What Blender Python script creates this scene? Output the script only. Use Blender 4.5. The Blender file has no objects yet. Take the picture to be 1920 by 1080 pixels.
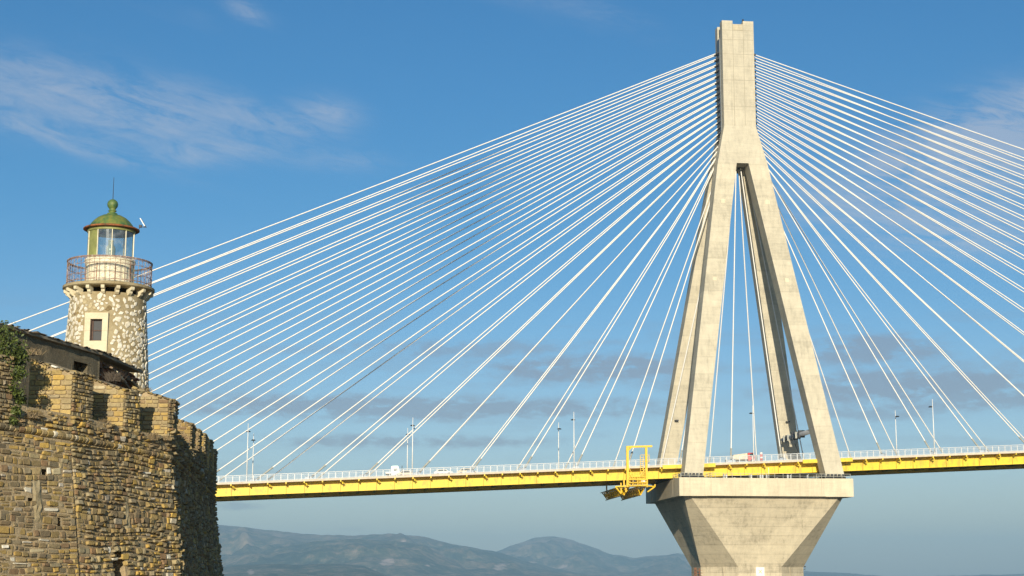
import bpy, math, random
import numpy as np
from mathutils import Vector, Matrix, noise as mn
C = bpy.context.scene.collection
SC = bpy.context.scene
rnd = random.Random(11)
RAD = math.radians

# ------------------------------------------------------------------ camera
YAW, PITCH, ROLL = -0.106839, 0.17563, 0.001087
CAM = Vector((-96.157, -381.244, 5.6))
SEA, SLAB = 0.0, 28.0                       # water level, top of the pier slab
cam = bpy.data.cameras.new('camera'); cam_o = bpy.data.objects.new('camera', cam); C.objects.link(cam_o)
f = Vector((-math.sin(YAW)*math.cos(PITCH), math.cos(YAW)*math.cos(PITCH), math.sin(PITCH)))
r0 = Vector((math.cos(YAW), math.sin(YAW), 0)); u0 = r0.cross(f)
r = math.cos(ROLL)*r0+math.sin(ROLL)*u0; u = math.cos(ROLL)*u0-math.sin(ROLL)*r0
M = Matrix((r, u, -f)).transposed().to_4x4(); M.translation = CAM
cam_o.matrix_world = M
cam.sensor_width = 36; cam.lens = 36*3078.96/1920; cam.clip_start = 0.5; cam.clip_end = 80000
SC.camera = cam_o
VF = Vector((-math.sin(YAW), math.cos(YAW), 0)); VR = Vector((VF.y, -VF.x, 0))

# ------------------------------------------------------------------ light
SUN_EL = RAD(14.5)
tr = (VF+0.045*VR).normalized()             # the way the sunlight travels over the ground
SUN_AZ = math.atan2(-tr.x, -tr.y)
sun = bpy.data.lights.new('sun', 'SUN'); sun.energy = 5.0; sun.angle = RAD(0.53); sun.color = (1.0, 0.90, 0.72)
sun_o = bpy.data.objects.new('sun', sun); C.objects.link(sun_o)
sd = Vector((tr.x*math.cos(SUN_EL), tr.y*math.cos(SUN_EL), -math.sin(SUN_EL)))
sun_o.rotation_euler = sd.to_track_quat('-Z', 'Y').to_euler(); sun_o.location = (-60, -500, 150)
SC.view_settings.view_transform = 'Standard'; SC.view_settings.look = 'None'
SC.view_settings.exposure = 0.24; SC.view_settings.gamma = 1; SC.view_settings.use_curve_mapping = False
SC.cycles.max_bounces = 8; SC.cycles.transparent_max_bounces = 16; SC.cycles.volume_bounces = 0
SC.cycles.use_denoising = True

W = bpy.data.worlds.new('World'); SC.world = W; W.use_nodes = True
nt = W.node_tree; nt.nodes.clear()
def N(nt, t, **k):
    n = nt.nodes.new(t)
    for a, b in k.items():
        if a.startswith('i_'): n.inputs[int(a[2:]) if a[2:].isdigit() else a[2:].replace('_', ' ')].default_value = b
        else: setattr(n, a, b)
    return n
def math_n(nt, op, a, b=None, c=None, clamp=False):
    n = nt.nodes.new('ShaderNodeMath'); n.operation = op; n.use_clamp = clamp
    for i, v in enumerate((a, b, c)):
        if v is None: continue
        if isinstance(v, (int, float)): n.inputs[i].default_value = v
        else: nt.links.new(v, n.inputs[i])
    return n.outputs[0]
def mix_c(nt, fac, a, b, blend='MIX'):
    n = nt.nodes.new('ShaderNodeMix'); n.data_type = 'RGBA'; n.blend_type = blend
    for i, v in ((0, fac), (6, a), (7, b)):
        if hasattr(v, 'node'): nt.links.new(v, n.inputs[i])
        elif i == 0: n.inputs[i].default_value = v
        else: n.inputs[i].default_value = (*v, 1) if len(v) == 3 else v
    return n.outputs[2]
L = nt.links.new
sky = N(nt, 'ShaderNodeTexSky', sky_type='NISHITA', sun_disc=False, sun_elevation=SUN_EL, sun_rotation=SUN_AZ,
        altitude=0, air_density=1.0, dust_density=0.6, ozone_density=2.0)
tc = N(nt, 'ShaderNodeTexCoord')
sep = N(nt, 'ShaderNodeSeparateXYZ'); L(tc.outputs['Generated'], sep.inputs[0])
az = math_n(nt, 'ARCTAN2', sep.outputs[0], sep.outputs[1])            # radians, 0 = +Y
hor = math_n(nt, 'SQRT', math_n(nt, 'ADD', math_n(nt, 'MULTIPLY', sep.outputs[0], sep.outputs[0]), math_n(nt, 'MULTIPLY', sep.outputs[1], sep.outputs[1])))
el = math_n(nt, 'ARCTAN2', sep.outputs[2], hor)
def comb(a, b, c=0.0):
    n = nt.nodes.new('ShaderNodeCombineXYZ')
    for i, v in enumerate((a, b, c)):
        if isinstance(v, (int, float)): n.inputs[i].default_value = v
        else: L(v, n.inputs[i])
    return n.outputs[0]
def ns(vec, scale, detail=5, rough=.55, dist=0.0):
    n = N(nt, 'ShaderNodeTexNoise'); L(vec, n.inputs['Vector'])
    n.inputs['Scale'].default_value = scale; n.inputs['Detail'].default_value = detail
    n.inputs['Roughness'].default_value = rough; n.inputs['Distortion'].default_value = dist
    return n.outputs['Fac']
def ss(v, a, b):
    n = nt.nodes.new('ShaderNodeMapRange'); n.interpolation_type = 'SMOOTHSTEP'
    L(v, n.inputs[0]); n.inputs[1].default_value = a; n.inputs[2].default_value = b
    return n.outputs[0]
def blob(a0, e0, wa, we, tilt=0.0):
    da = math_n(nt, 'SUBTRACT', az, a0); de = math_n(nt, 'SUBTRACT', el, e0)
    de = math_n(nt, 'SUBTRACT', de, math_n(nt, 'MULTIPLY', da, tilt))
    q = math_n(nt, 'ADD', math_n(nt, 'POWER', math_n(nt, 'DIVIDE', da, wa), 2), math_n(nt, 'POWER', math_n(nt, 'DIVIDE', de, we), 2))
    return math_n(nt, 'POWER', 2.718, math_n(nt, 'MULTIPLY', q, -1))
def AE(x, y):                               # sky direction of a cloud seen in the photograph
    d = f+((x-960)/3078.96)*r-((y-540)/3078.96)*u
    return math.atan2(d.x, d.y), math.atan2(d.z, math.hypot(d.x, d.y))
# thin cirrus
cv = comb(math_n(nt, 'MULTIPLY', math_n(nt, 'ADD', az, math_n(nt, 'MULTIPLY', el, .3)), .8), math_n(nt, 'ADD', math_n(nt, 'MULTIPLY', el, 3.0), math_n(nt, 'MULTIPLY', az, .55)))
n1 = ns(cv, 13, 10, .66, .7); n2 = ns(cv, 38, 10, .74, .9); n3 = ns(cv, 5, 3, .5)
cir = math_n(nt, 'ADD', math_n(nt, 'MULTIPLY', n1, .5), math_n(nt, 'MULTIPLY', n2, .5))
cir = ss(cir, .36, .74)
msum = math_n(nt, 'MULTIPLY', math_n(nt, 'MULTIPLY', ss(n3, .56, .75), ss(el, .16, .3)), .35)
for (x, y, wx, wy, t, s) in [(60, 170, 150, 48, -.05, 1.0), (310, 220, 120, 40, -.1, 1.1), (500, 225, 90, 22, -.25, .8), (612, 212, 42, 22, -.1, 1.0),
                             (90, 255, 130, 12, -.25, 1.1), (380, 290, 90, 16, .1, .8), (640, 305, 60, 14, 0, .5), (465, 22, 30, 14, -.3, .7),
                             (1900, 225, 130, 40, .2, 2.2), (1830, 320, 170, 70, .1, 1.9), (1760, 300, 90, 30, .2, .9), (1860, 450, 120, 32, 0, .8), (1620, 350, 140, 40, .1, .55),
                             (1700, 410, 160, 30, 0, .5)]:
    a, e = AE(x, y)
    msum = math_n(nt, 'ADD', msum, math_n(nt, 'MULTIPLY', blob(a, e, wx*1.3/3079, wy*1.2/3079, t), s*1.05))
cirf = math_n(nt, 'MULTIPLY', math_n(nt, 'MULTIPLY', cir, msum), .95, clamp=True)
cirf = math_n(nt, 'DIVIDE', cirf, math_n(nt, 'ADD', 1.0, math_n(nt, 'MULTIPLY', cirf, 1.1)))
# low grey-mauve stratus bars
sv = comb(math_n(nt, 'MULTIPLY', az, 1.0), math_n(nt, 'MULTIPLY', el, 8.0))
s1 = ns(sv, 7.5, 6, .5, .2); s2 = ns(comb(math_n(nt, 'MULTIPLY', az, 1.0), math_n(nt, 'MULTIPLY', el, 3.0)), 30, 6, .6, .2)
s3 = ns(comb(math_n(nt, 'MULTIPLY', az, 1.0), math_n(nt, 'MULTIPLY', el, 2.6)), 75, 7, .65, .2)
st = math_n(nt, 'ADD', math_n(nt, 'MULTIPLY', s1, .7), math_n(nt, 'MULTIPLY', s2, .3))
band = math_n(nt, 'MULTIPLY', ss(el, .035, .07), math_n(nt, 'SUBTRACT', 1, ss(el, .14, .175)))
st = math_n(nt, 'MULTIPLY', ss(st, .50, .60), math_n(nt, 'MULTIPLY', band, .25))
ed = math_n(nt, 'ADD', math_n(nt, 'MULTIPLY', math_n(nt, 'ADD', math_n(nt, 'MULTIPLY', math_n(nt, 'SUBTRACT', s2, .5), .6), math_n(nt, 'MULTIPLY', math_n(nt, 'SUBTRACT', s3, .5), .5)), 5.0), 1.0)
for (x, y, wx, wy, s) in [(860, 655, 240, 16, .7), (600, 655, 180, 12, .5), (330, 700, 120, 14, .5), (980, 720, 260, 10, .5), (1150, 640, 120, 9, .45), (1480, 690, 120, 14, .6), (1860, 690, 120, 20, .6), (1560, 810, 120, 8, .4), (400, 850, 140, 7, .35), (1120, 690, 210, 22, 1.0), (760, 765, 470, 20, .95), (1060, 765, 130, 20, .6), (420, 745, 160, 18, .6),
                          (760, 828, 260, 11, .85), (1640, 655, 130, 24, .95), (1700, 725, 230, 28, 1.0), (1850, 745, 130, 20, .9), (1640, 770, 170, 18, .75),
                          (440, 948, 60, 7, .7), (660, 992, 60, 5, .4), (1060, 865, 50, 5, .4), (1250, 715, 90, 20, .6), (560, 690, 120, 12, .35)]:
    a, e = AE(x, y)
    g = math_n(nt, 'MULTIPLY', blob(a, e, wx*1.1/3079, wy*1.25/3079), s)
    g = ss(math_n(nt, 'MULTIPLY', g, ed), .10, .85)
    st = math_n(nt, 'MAXIMUM', st, math_n(nt, 'MULTIPLY', g, s))
st = math_n(nt, 'MULTIPLY', st, .7, clamp=True)
hsv = N(nt, 'ShaderNodeHueSaturation', i_0=.5, i_1=1.15, i_2=1.0)
tint = mix_c(nt, ss(el, .02, .24), (1.10, 1.14, 1.38), (.70, .97, 1.20))
L(mix_c(nt, 1.0, sky.outputs[0], tint, 'MULTIPLY'), hsv.inputs['Color'])
c1 = mix_c(nt, cirf, hsv.outputs[0], (6.4, 6.5, 7.0))
SKY_STR = .077
c2 = mix_c(nt, st, c1, (3.0, 3.4, 4.3))
bg = N(nt, 'ShaderNodeBackground'); L(c2, bg.inputs[0]); bg.inputs[1].default_value = SKY_STR
out = N(nt, 'ShaderNodeOutputWorld'); L(bg.outputs[0], out.inputs[0])

# ------------------------------------------------------------------ materials
def newmat(name):
    m = bpy.data.materials.new(name); m.use_nodes = True
    t = m.node_tree; b = t.nodes['Principled BSDF']
    return m, t, b
def tnoise(t, vec, scale, detail=5, rough=.6, out='Fac'):
    n = t.nodes.new('ShaderNodeTexNoise'); n.inputs['Scale'].default_value = scale
    n.inputs['Detail'].default_value = detail; n.inputs['Roughness'].default_value = rough
    if vec is not None: t.links.new(vec, n.inputs['Vector'])
    return n.outputs[out]
def ramp(t, v, stops):
    n = t.nodes.new('ShaderNodeValToRGB'); e = n.color_ramp.elements
    while len(e) < len(stops): e.new(.5)
    for q, (p, c) in zip(e, stops): q.position = p; q.color = (*c, 1)
    t.links.new(v, n.inputs[0]); return n.outputs[0]
def mrange(t, v, a, b, c=0., d=1., smooth=True):
    n = t.nodes.new('ShaderNodeMapRange')
    if smooth: n.interpolation_type = 'SMOOTHSTEP'
    t.links.new(v, n.inputs[0])
    for i, x in enumerate((a, b, c, d)): n.inputs[i+1].default_value = x
    return n.outputs[0]
def geopos(t): return t.nodes.new('ShaderNodeNewGeometry').outputs['Position']
def vmul(t, v, s):
    n = t.nodes.new('ShaderNodeVectorMath'); n.operation = 'MULTIPLY'; t.links.new(v, n.inputs[0]); n.inputs[1].default_value = s
    return n.outputs[0]
def bump(t, b, h, dist, strength=1.0):
    n = t.nodes.new('ShaderNodeBump'); n.inputs['Distance'].default_value = dist; n.inputs['Strength'].default_value = strength
    t.links.new(h, n.inputs['Height']); t.links.new(n.outputs[0], b.inputs['Normal'])
def simple(name, col, rough=.6, var=.15, scale=1.5, metal=0., dirt=None, spec=None):
    m, t, b = newmat(name); p = geopos(t)
    n = tnoise(t, p, scale)
    lo = tuple(c*(1-var) for c in col); hi = tuple(min(1, c*(1+var)) for c in col)
    c = ramp(t, n, [(.3, lo), (.7, hi)])
    if dirt:
        d = mrange(t, tnoise(t, vmul(t, p, (1, 1, .35)), dirt[1], 7, .7), dirt[2], dirt[2]+.12)
        c = mix_c(t, d, c, dirt[0])
    t.links.new(c, b.inputs['Base Color']); b.inputs['Roughness'].default_value = rough; b.inputs['Metallic'].default_value = metal
    if spec is not None: b.inputs['Specular IOR Level'].default_value = spec
    return m
def concrete(name, col, lift, streak=.5, line=.35, off=0.):
    m, t, b = newmat(name); p = geopos(t); s = t.nodes.new('ShaderNodeSeparateXYZ'); t.links.new(p, s.inputs[0])
    wob = math_n(t, 'MULTIPLY', math_n(t, 'SUBTRACT', tnoise(t, p, .8, 3), .5), .12)
    z = math_n(t, 'DIVIDE', math_n(t, 'ADD', math_n(t, 'ADD', s.outputs[2], wob), off), lift)
    fl = math_n(t, 'FLOOR', z); fr = math_n(t, 'FRACT', z)
    w = t.nodes.new('ShaderNodeTexWhiteNoise'); w.noise_dimensions = '1D'; t.links.new(fl, w.inputs['W'])
    ln = math_n(t, 'LESS_THAN', fr, .14/lift)
    big = tnoise(t, p, .16, 6, .6); med = tnoise(t, vmul(t, p, (1.2, 1.2, .35)), .9, 8, .68); fine = tnoise(t, p, 5, 5, .7)
    hz = tnoise(t, vmul(t, p, (.25, .25, 2.2)), 1.0, 6, .65)
    v = math_n(t, 'ADD', math_n(t, 'MULTIPLY', big, .45), math_n(t, 'MULTIPLY', med, .55))
    v = math_n(t, 'ADD', v, math_n(t, 'MULTIPLY', math_n(t, 'SUBTRACT', hz, .5), .35))
    v = math_n(t, 'ADD', v, math_n(t, 'MULTIPLY', math_n(t, 'SUBTRACT', fine, .5), .22))
    v = math_n(t, 'ADD', v, math_n(t, 'MULTIPLY', math_n(t, 'SUBTRACT', w.outputs[0], .5), .12))
    rs = tnoise(t, vmul(t, p, (1.5, 1.5, .045)), 1.0, 7, .72)
    v = math_n(t, 'SUBTRACT', v, math_n(t, 'MULTIPLY', mrange(t, rs, .52, .68), .13))
    dk = tuple(c*(1-streak) for c in col); hi = tuple(min(1, c*1.12) for c in col)
    c = ramp(t, v, [(.30, dk), (.48, tuple(a*.93 for a in col)), (.70, hi)])
    c = mix_c(t, math_n(t, 'MULTIPLY', ln, line), c, tuple(a*.45 for a in col))
    t.links.new(c, b.inputs['Base Color']); b.inputs['Roughness'].default_value = .9; b.inputs['Specular IOR Level'].default_value = .2
    h = math_n(t, 'SUBTRACT', math_n(t, 'MULTIPLY', med, .6), ln)
    bump(t, b, h, .03, .6)
    return m
def stone_mat(name, cols, white=.03, bumpd=.02, seed=0., spots=.5, grime=.5):
    m, t, b = newmat(name); p = geopos(t)
    oi = t.nodes.new('ShaderNodeObjectInfo'); ge = t.nodes.new('ShaderNodeNewGeometry')
    rr = math_n(t, 'FRACT', math_n(t, 'ADD', math_n(t, 'MULTIPLY', oi.outputs['Random'], 7.31), math_n(t, 'ADD', ge.outputs['Random Per Island'], seed)))
    w = t.nodes.new('ShaderNodeTexWhiteNoise'); w.noise_dimensions = '1D'; t.links.new(math_n(t, 'MULTIPLY', rr, 913.), w.inputs['W'])
    k = len(cols); n = t.nodes.new('ShaderNodeValToRGB'); n.color_ramp.interpolation = 'CONSTANT'
    e = n.color_ramp.elements
    while len(e) < k: e.new(.5)
    for i, q in enumerate(e): q.position = (1-white)*i/(k-1) if k > 1 else 0; q.color = (*cols[i], 1)
    t.links.new(w.outputs[0], n.inputs[0])
    big = tnoise(t, p, .35, 5, .6); med = tnoise(t, p, 6, 8, .72); fi = tnoise(t, p, 22, 6, .7)
    c = mix_c(t, 1.0, n.outputs[0], ramp(t, med, [(.25, (.55, .53, .5)), (.5, (.95, .95, .95)), (.75, (1.3, 1.27, 1.2))]), 'MULTIPLY')
    c = mix_c(t, mrange(t, big, .42, .60, 0, grime), c, (.17, .125, .075))
    c = mix_c(t, mrange(t, fi, .60, .72, 0, spots), c, (.09, .085, .06))
    t.links.new(c, b.inputs['Base Color']); b.inputs['Roughness'].default_value = .95; b.inputs['Specular IOR Level'].default_value = .15
    bump(t, b, math_n(t, 'ADD', math_n(t, 'MULTIPLY', med, 1.), math_n(t, 'MULTIPLY', fi, .5)), bumpd, 1.)
    return m
MT = {}
MT['conc'] = concrete('pale_concrete', (.58, .52, .385), 4.0, .30, .14)
MT['conc_slab'] = concrete('slab_concrete', (.70, .61, .43), 30., .22, .0, 7)
MT['conc_cap'] = concrete('pier_concrete', (.575, .495, .345), 2.05, .42, .24, 1.1)
MT['conc_head'] = concrete('head_concrete', (.565, .51, .385), 11.0, .27, .12, 3)
MT['groove'] = simple('joint_shadow', (.34, .30, .22), .9)  # darker tone for the concrete joint lines
MT['yellow'] = simple('yellow_paint', (.78, .565, .03), .5, .05, .7, dirt=((.62, .42, .04), 1.1, .50))
MT['yellow2'] = simple('gantry_paint', (.80, .50, .01), .45, .06, .7)
MT['under'] = simple('dull_yellow_paint', (.66, .46, .05), .7, .2, .6)  # girder yellow again, shade under the deck put into the colour
MT['white'] = simple('white_paint', (.80, .78, .72), .5, .06)
MT['cable'] = simple('cable_sheath', (.80, .77, .70), .45, .04)
MT['tube'] = simple('grey_tube', (.36, .36, .31), .6)
MT['rail'] = simple('rail_paint', (.58, .60, .60), .5, .05)
MT['fascia'] = simple('edge_beam_concrete', (.66, .55, .42), .85, .12, 1.2)
MT['dark'] = simple('dark_steel', (.035, .037, .04), .6)
MT['steel'] = simple('grey_steel', (.30, .31, .32), .5, .1)
MT['core'] = simple('core_steel', (.13, .15, .16), .5, .2)
MT['asphalt'] = simple('asphalt', (.05, .05, .05), .9)
MT['red'] = simple('red_paint', (.60, .035, .03), .4)
MT['beige'] = simple('beige_paint', (.66, .56, .40), .6)
MT['blueg'] = simple('blue_grey_panel', (.42, .50, .58), .5)
MT['glassdk'] = simple('vehicle_glass', (.03, .06, .07), .15)
MT['rubber'] = simple('rubber', (.02, .02, .02), .9)
MT['sign_y'] = simple('sign_yellow', (.66, .47, .13), .6, .05)
MT['stoneA'] = stone_mat('ochre_stone', [(.50, .345, .105), (.41, .30, .12), (.55, .365, .10), (.26, .195, .095), (.46, .33, .13), (.22, .18, .11), (.47, .35, .17), (.33, .235, .125), (.40, .33, .20), (.30, .19, .10), (.60, .53, .41)], .03)
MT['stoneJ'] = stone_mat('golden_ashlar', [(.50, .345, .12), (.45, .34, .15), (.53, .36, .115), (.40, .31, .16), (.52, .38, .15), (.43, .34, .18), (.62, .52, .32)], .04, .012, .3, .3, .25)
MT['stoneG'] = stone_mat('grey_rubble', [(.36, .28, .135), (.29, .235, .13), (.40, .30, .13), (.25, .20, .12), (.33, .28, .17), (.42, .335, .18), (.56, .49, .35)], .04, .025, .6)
MT['stoneW'] = stone_mat('pale_stone', [(.74, .68, .54), (.80, .75, .62), (.68, .62, .48), (.77, .72, .60), (.56, .47, .28)], .06, .01, .1, .12, .10)
def mortar(name, col, dk, bd=.05):
    m, t, b = newmat(name); p = geopos(t)
    n = tnoise(t, p, 1.1, 7, .65); n2 = tnoise(t, p, 9, 7, .7)
    c = ramp(t, math_n(t, 'ADD', math_n(t, 'MULTIPLY', n, .6), math_n(t, 'MULTIPLY', n2, .4)), [(.34, dk), (.6, col), (.75, tuple(x*1.25 for x in col))])
    t.links.new(c, b.inputs['Base Color']); b.inputs['Roughness'].default_value = 1; b.inputs['Specular IOR Level'].default_value = .1
    bump(t, b, n2, bd, 1.); return m
MT['mortar'] = mortar('lime_mortar', (.50, .385, .225), (.27, .205, .12))
MT['plaster'] = mortar('rough_render', (.30, .25, .16), (.17, .14, .09), .16)
MT['towerp'] = mortar('tower_render', (.43, .36, .22), (.27, .20, .10), .02)
MT['dressed'] = mortar('dressed_limestone', (.72, .64, .44), (.58, .50, .34), .01)
MT['rooft'] = stone_mat('roof_slate', [(.24, .18, .12), (.30, .23, .16), (.16, .13, .10), (.34, .28, .19), (.22, .18, .14)], .1, .01)
MT['brick'] = stone_mat('old_brick', [(.30, .11, .05), (.22, .09, .05), (.34, .17, .09), (.16, .09, .06), (.28, .2, .13)], .1, .01)
MT['drum'] = simple('cream_paint', (.80, .73, .53), .55, .05, 3, dirt=((.42, .26, .10), 3.2, .60))
def dome_mat():
    m, t, b = newmat('dome_paint'); p = geopos(t)
    n = tnoise(t, vmul(t, p, (1, 1, .6)), 2.6, 7, .65)
    c = ramp(t, n, [(.36, (.05, .12, .05)), (.48, (.12, .18, .045)), (.60, (.21, .22, .045)), (.72, (.26, .22, .05))])
    t.links.new(c, b.inputs['Base Color']); b.inputs['Roughness'].default_value = .55; return m
MT['dome'] = dome_mat()
MT['olive'] = simple('olive_paint', (.25, .26, .08), .55, .25, 3)
MT['rust'] = simple('rusty_iron', (.27, .16, .11), .85, .4, 14, dirt=((.50, .44, .38), 9, .50))
MT['rustrim'] = simple('rusty_rim', (.30, .10, .03), .8, .4, 6, dirt=((.10, .07, .03), 5, .52))
MT['lens'] = simple('lens_glass', (.30, .33, .25), .15, .1)
m, t, b = newmat('lantern_glass'); MT['glass'] = m
t.nodes.remove(b); gl = t.nodes.new('ShaderNodeBsdfGlossy'); gl.inputs['Roughness'].default_value = .05
tp = t.nodes.new('ShaderNodeBsdfTransparent'); tp.inputs[0].default_value = (.80, .87, .86, 1)
df = t.nodes.new('ShaderNodeBsdfDiffuse'); df.inputs[0].default_value = (.55, .6, .6, 1)
mx = t.nodes.new('ShaderNodeMixShader'); mx.inputs[0].default_value = .14
mx2 = t.nodes.new('ShaderNodeMixShader'); t.links.new(mrange(t, tnoise(t, geopos(t), 2.5, 5), .4, .75, .06, .30), mx2.inputs[0])
t.links.new(tp.outputs[0], mx2.inputs[1]); t.links.new(df.outputs[0], mx2.inputs[2])
t.links.new(mx2.outputs[0], mx.inputs[1]); t.links.new(gl.outputs[0], mx.inputs[2]); t.links.new(mx.outputs[0], t.nodes['Material Output'].inputs[0])
def leaf_mat(name, a, b_):
    m, t, b = newmat(name); oi = t.nodes.new('ShaderNodeNewGeometry')
    c = ramp(t, oi.outputs['Random Per Island'], [(0., a), (.6, b_), (1., tuple(x*1.5 for x in b_))])
    t.links.new(c, b.inputs['Base Color']); b.inputs['Roughness'].default_value = .6; return m
MT['leaf'] = leaf_mat('ivy_leaf', (.018, .032, .008), (.085, .11, .018))
MT['dry'] = leaf_mat('dry_grass', (.10, .075, .04), (.26, .19, .10))
MT['twig'] = simple('twig', (.11, .085, .06), .9)

# ------------------------------------------------------------------ mesh helpers
class MB:
    def __init__(s, off=(0, 0, 0)): s.v = []; s.f = []; s.off = Vector(off)
    def add(s, vs, fs):
        k = len(s.v); s.v += [tuple(Vector(v)+s.off) for v in vs]; s.f += [tuple(i+k for i in q) for q in fs]; return s
    def box(s, c, d, rz=0.):
        x, y, z = d[0]/2, d[1]/2, d[2]/2; ca, sa = math.cos(rz), math.sin(rz)
        vs = []
        for q in ((-x, -y, -z), (x, -y, -z), (x, y, -z), (-x, y, -z), (-x, -y, z), (x, -y, z), (x, y, z), (-x, y, z)):
            vs.append((c[0]+q[0]*ca-q[1]*sa, c[1]+q[0]*sa+q[1]*ca, c[2]+q[2]))
        return s.hexa(vs)
    def hexa(s, vs): return s.add(vs, [(0, 3, 2, 1), (4, 5, 6, 7), (0, 1, 5, 4), (1, 2, 6, 5), (2, 3, 7, 6), (3, 0, 4, 7)])
    def span(s, a, b): return s.box([(a[i]+b[i])/2 for i in range(3)], [abs(b[i]-a[i]) for i in range(3)])
    def cyl(s, a, b, ra, rb=None, n=8, cap=True):
        rb = ra if rb is None else rb; a = Vector(a); b = Vector(b); d = (b-a).normalized()
        e = d.orthogonal().normalized(); g = d.cross(e)
        vs = []
        for P, R in ((a, ra), (b, rb)):
            for i in range(n):
                t = 2*math.pi*i/n; vs.append(P+e*math.cos(t)*R+g*math.sin(t)*R)
        fs = [(i, (i+1) % n, n+(i+1) % n, n+i) for i in range(n)]
        if cap: fs += [tuple(range(n-1, -1, -1)), tuple(range(n, 2*n))]
        return s.add(vs, fs)
    def bar(s, a, b, w):                       # square bar
        return s.cyl(a, b, w*.7071, w*.7071, 4)
    def lathe(s, c, prof, n=32, a0=0., a1=2*math.pi):
        full = abs(a1-a0-2*math.pi) < 1e-6; k = n if full else n+1; vs = []
        for (R, z) in prof:
            for i in range(k):
                t = a0+(a1-a0)*i/n; vs.append((c[0]+R*math.cos(t), c[1]+R*math.sin(t), c[2]+z))
        fs = []
        for j in range(len(prof)-1):
            for i in range(n):
                i2 = (i+1) % k; fs.append((j*k+i, j*k+i2, (j+1)*k+i2, (j+1)*k+i))
        return s.add(vs, fs)
    def prism(s, poly, y0, y1):                # polygon in XZ extruded along Y (y0,y1 numbers)
        n = len(poly); vs = [(x, y0, z) for x, z in poly]+[(x, y1, z) for x, z in poly]
        return s.add(vs, [tuple(range(n)), tuple(range(2*n-1, n-1, -1))]+[(i, i+n, (i+1) % n+n, (i+1) % n) for i in range(n)])
    def mesh(s, name, mat, smooth=False):
        me = bpy.data.meshes.new(name); me.from_pydata(s.v, [], s.f); me.materials.append(mat)
        if smooth: me.polygons.foreach_set('use_smooth', [True]*len(me.polygons))
        me.update(); return me
    def build(s, name, mat, parent=None, smooth=False, fix=True, **k):
        me = s.mesh(name, mat, smooth)
        if fix and s.f:
            import bmesh
            bm = bmesh.new(); bm.from_mesh(me); bmesh.ops.recalc_face_normals(bm, faces=bm.faces); bm.to_mesh(me); bm.free()
        return link(name, me, parent, **k)
def link(name, me, parent=None, loc=None, **k):
    o = bpy.data.objects.new(name, me); C.objects.link(o)
    if parent is not None: o.parent = parent
    if loc is not None: o.location = loc
    for a, b in k.items(): o[a] = b
    return o
def thing(name, label, cat, loc=(0, 0, 0), rz=0., group=None):
    o = bpy.data.objects.new(name, None); C.objects.link(o); o.location = loc; o.rotation_euler = (0, 0, rz)
    o.empty_display_size = .5
    o['label'] = label; o['category'] = cat
    if group: o['group'] = group
    return o
def copy_tree(o, loc=None, parent=None):
    c = o.copy(); C.objects.link(c)
    if parent is not None: c.parent = parent
    if loc is not None: c.location = loc
    for ch in list(o.children):
        copy_tree(ch, None, c)
    return c

# ------------------------------------------------------------------ sea, land, mountains
def grid(name, mat, xs, ys, fz, **k):
    vs = [(x, y, fz(x, y)) for y in ys for x in xs]; n = len(xs)
    fs = [(j*n+i, j*n+i+1, (j+1)*n+i+1, (j+1)*n+i) for j in range(len(ys)-1) for i in range(n-1)]
    me = bpy.data.meshes.new(name); me.from_pydata(vs, [], fs); me.materials.append(mat)
    me.polygons.foreach_set('use_smooth', [True]*len(fs)); return link(name, me, None, **k)
m, t, b = newmat('sea_water'); MT['sea'] = m
b.inputs['Base Color'].default_value = (.015, .05, .07, 1); b.inputs['Roughness'].default_value = .12; b.inputs['IOR'].default_value = 1.33
pp = geopos(t); bump(t, b, math_n(t, 'ADD', tnoise(t, pp, .25, 6, .6), math_n(t, 'MULTIPLY', tnoise(t, pp, .04, 3), 2.)), .5, .6)
sea = MB(); sea.add([(-40000, -40000, SEA), (40000, -40000, SEA), (40000, 40000, SEA), (-40000, 40000, SEA)], [(0, 1, 2, 3)])
sea.build('sea', MT['sea'], fix=False, kind='structure')
m, t, b = newmat('shore_ground'); MT['ground'] = m; pp = geopos(t)
cc = ramp(t, math_n(t, 'ADD', math_n(t, 'MULTIPLY', tnoise(t, pp, .12, 5), .6), math_n(t, 'MULTIPLY', tnoise(t, pp, 4, 7, .7), .4)), [(.35, (.10, .11, .05)), (.5, (.22, .18, .11)), (.65, (.30, .25, .17))])
t.links.new(cc, b.inputs['Base Color']); b.inputs['Roughness'].default_value = 1; bump(t, b, tnoise(t, pp, 3, 7, .7), .08, 1.)
def land(x, y):
    d = (y-(-262+14*math.sin(x*.02)))
    z = 2.0+1.9*min(1, max(0, (-y-300)/60)) if d < -18 else 2.0-5.0*min(1, max(0, (d+18)/36))
    return z+.25*mn.noise(Vector((x*.08, y*.08, 0)))
grid('ground', MT['ground'], [-600+14*i for i in range(76)], [-900+11*i for i in range(62)], land, kind='structure')

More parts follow.
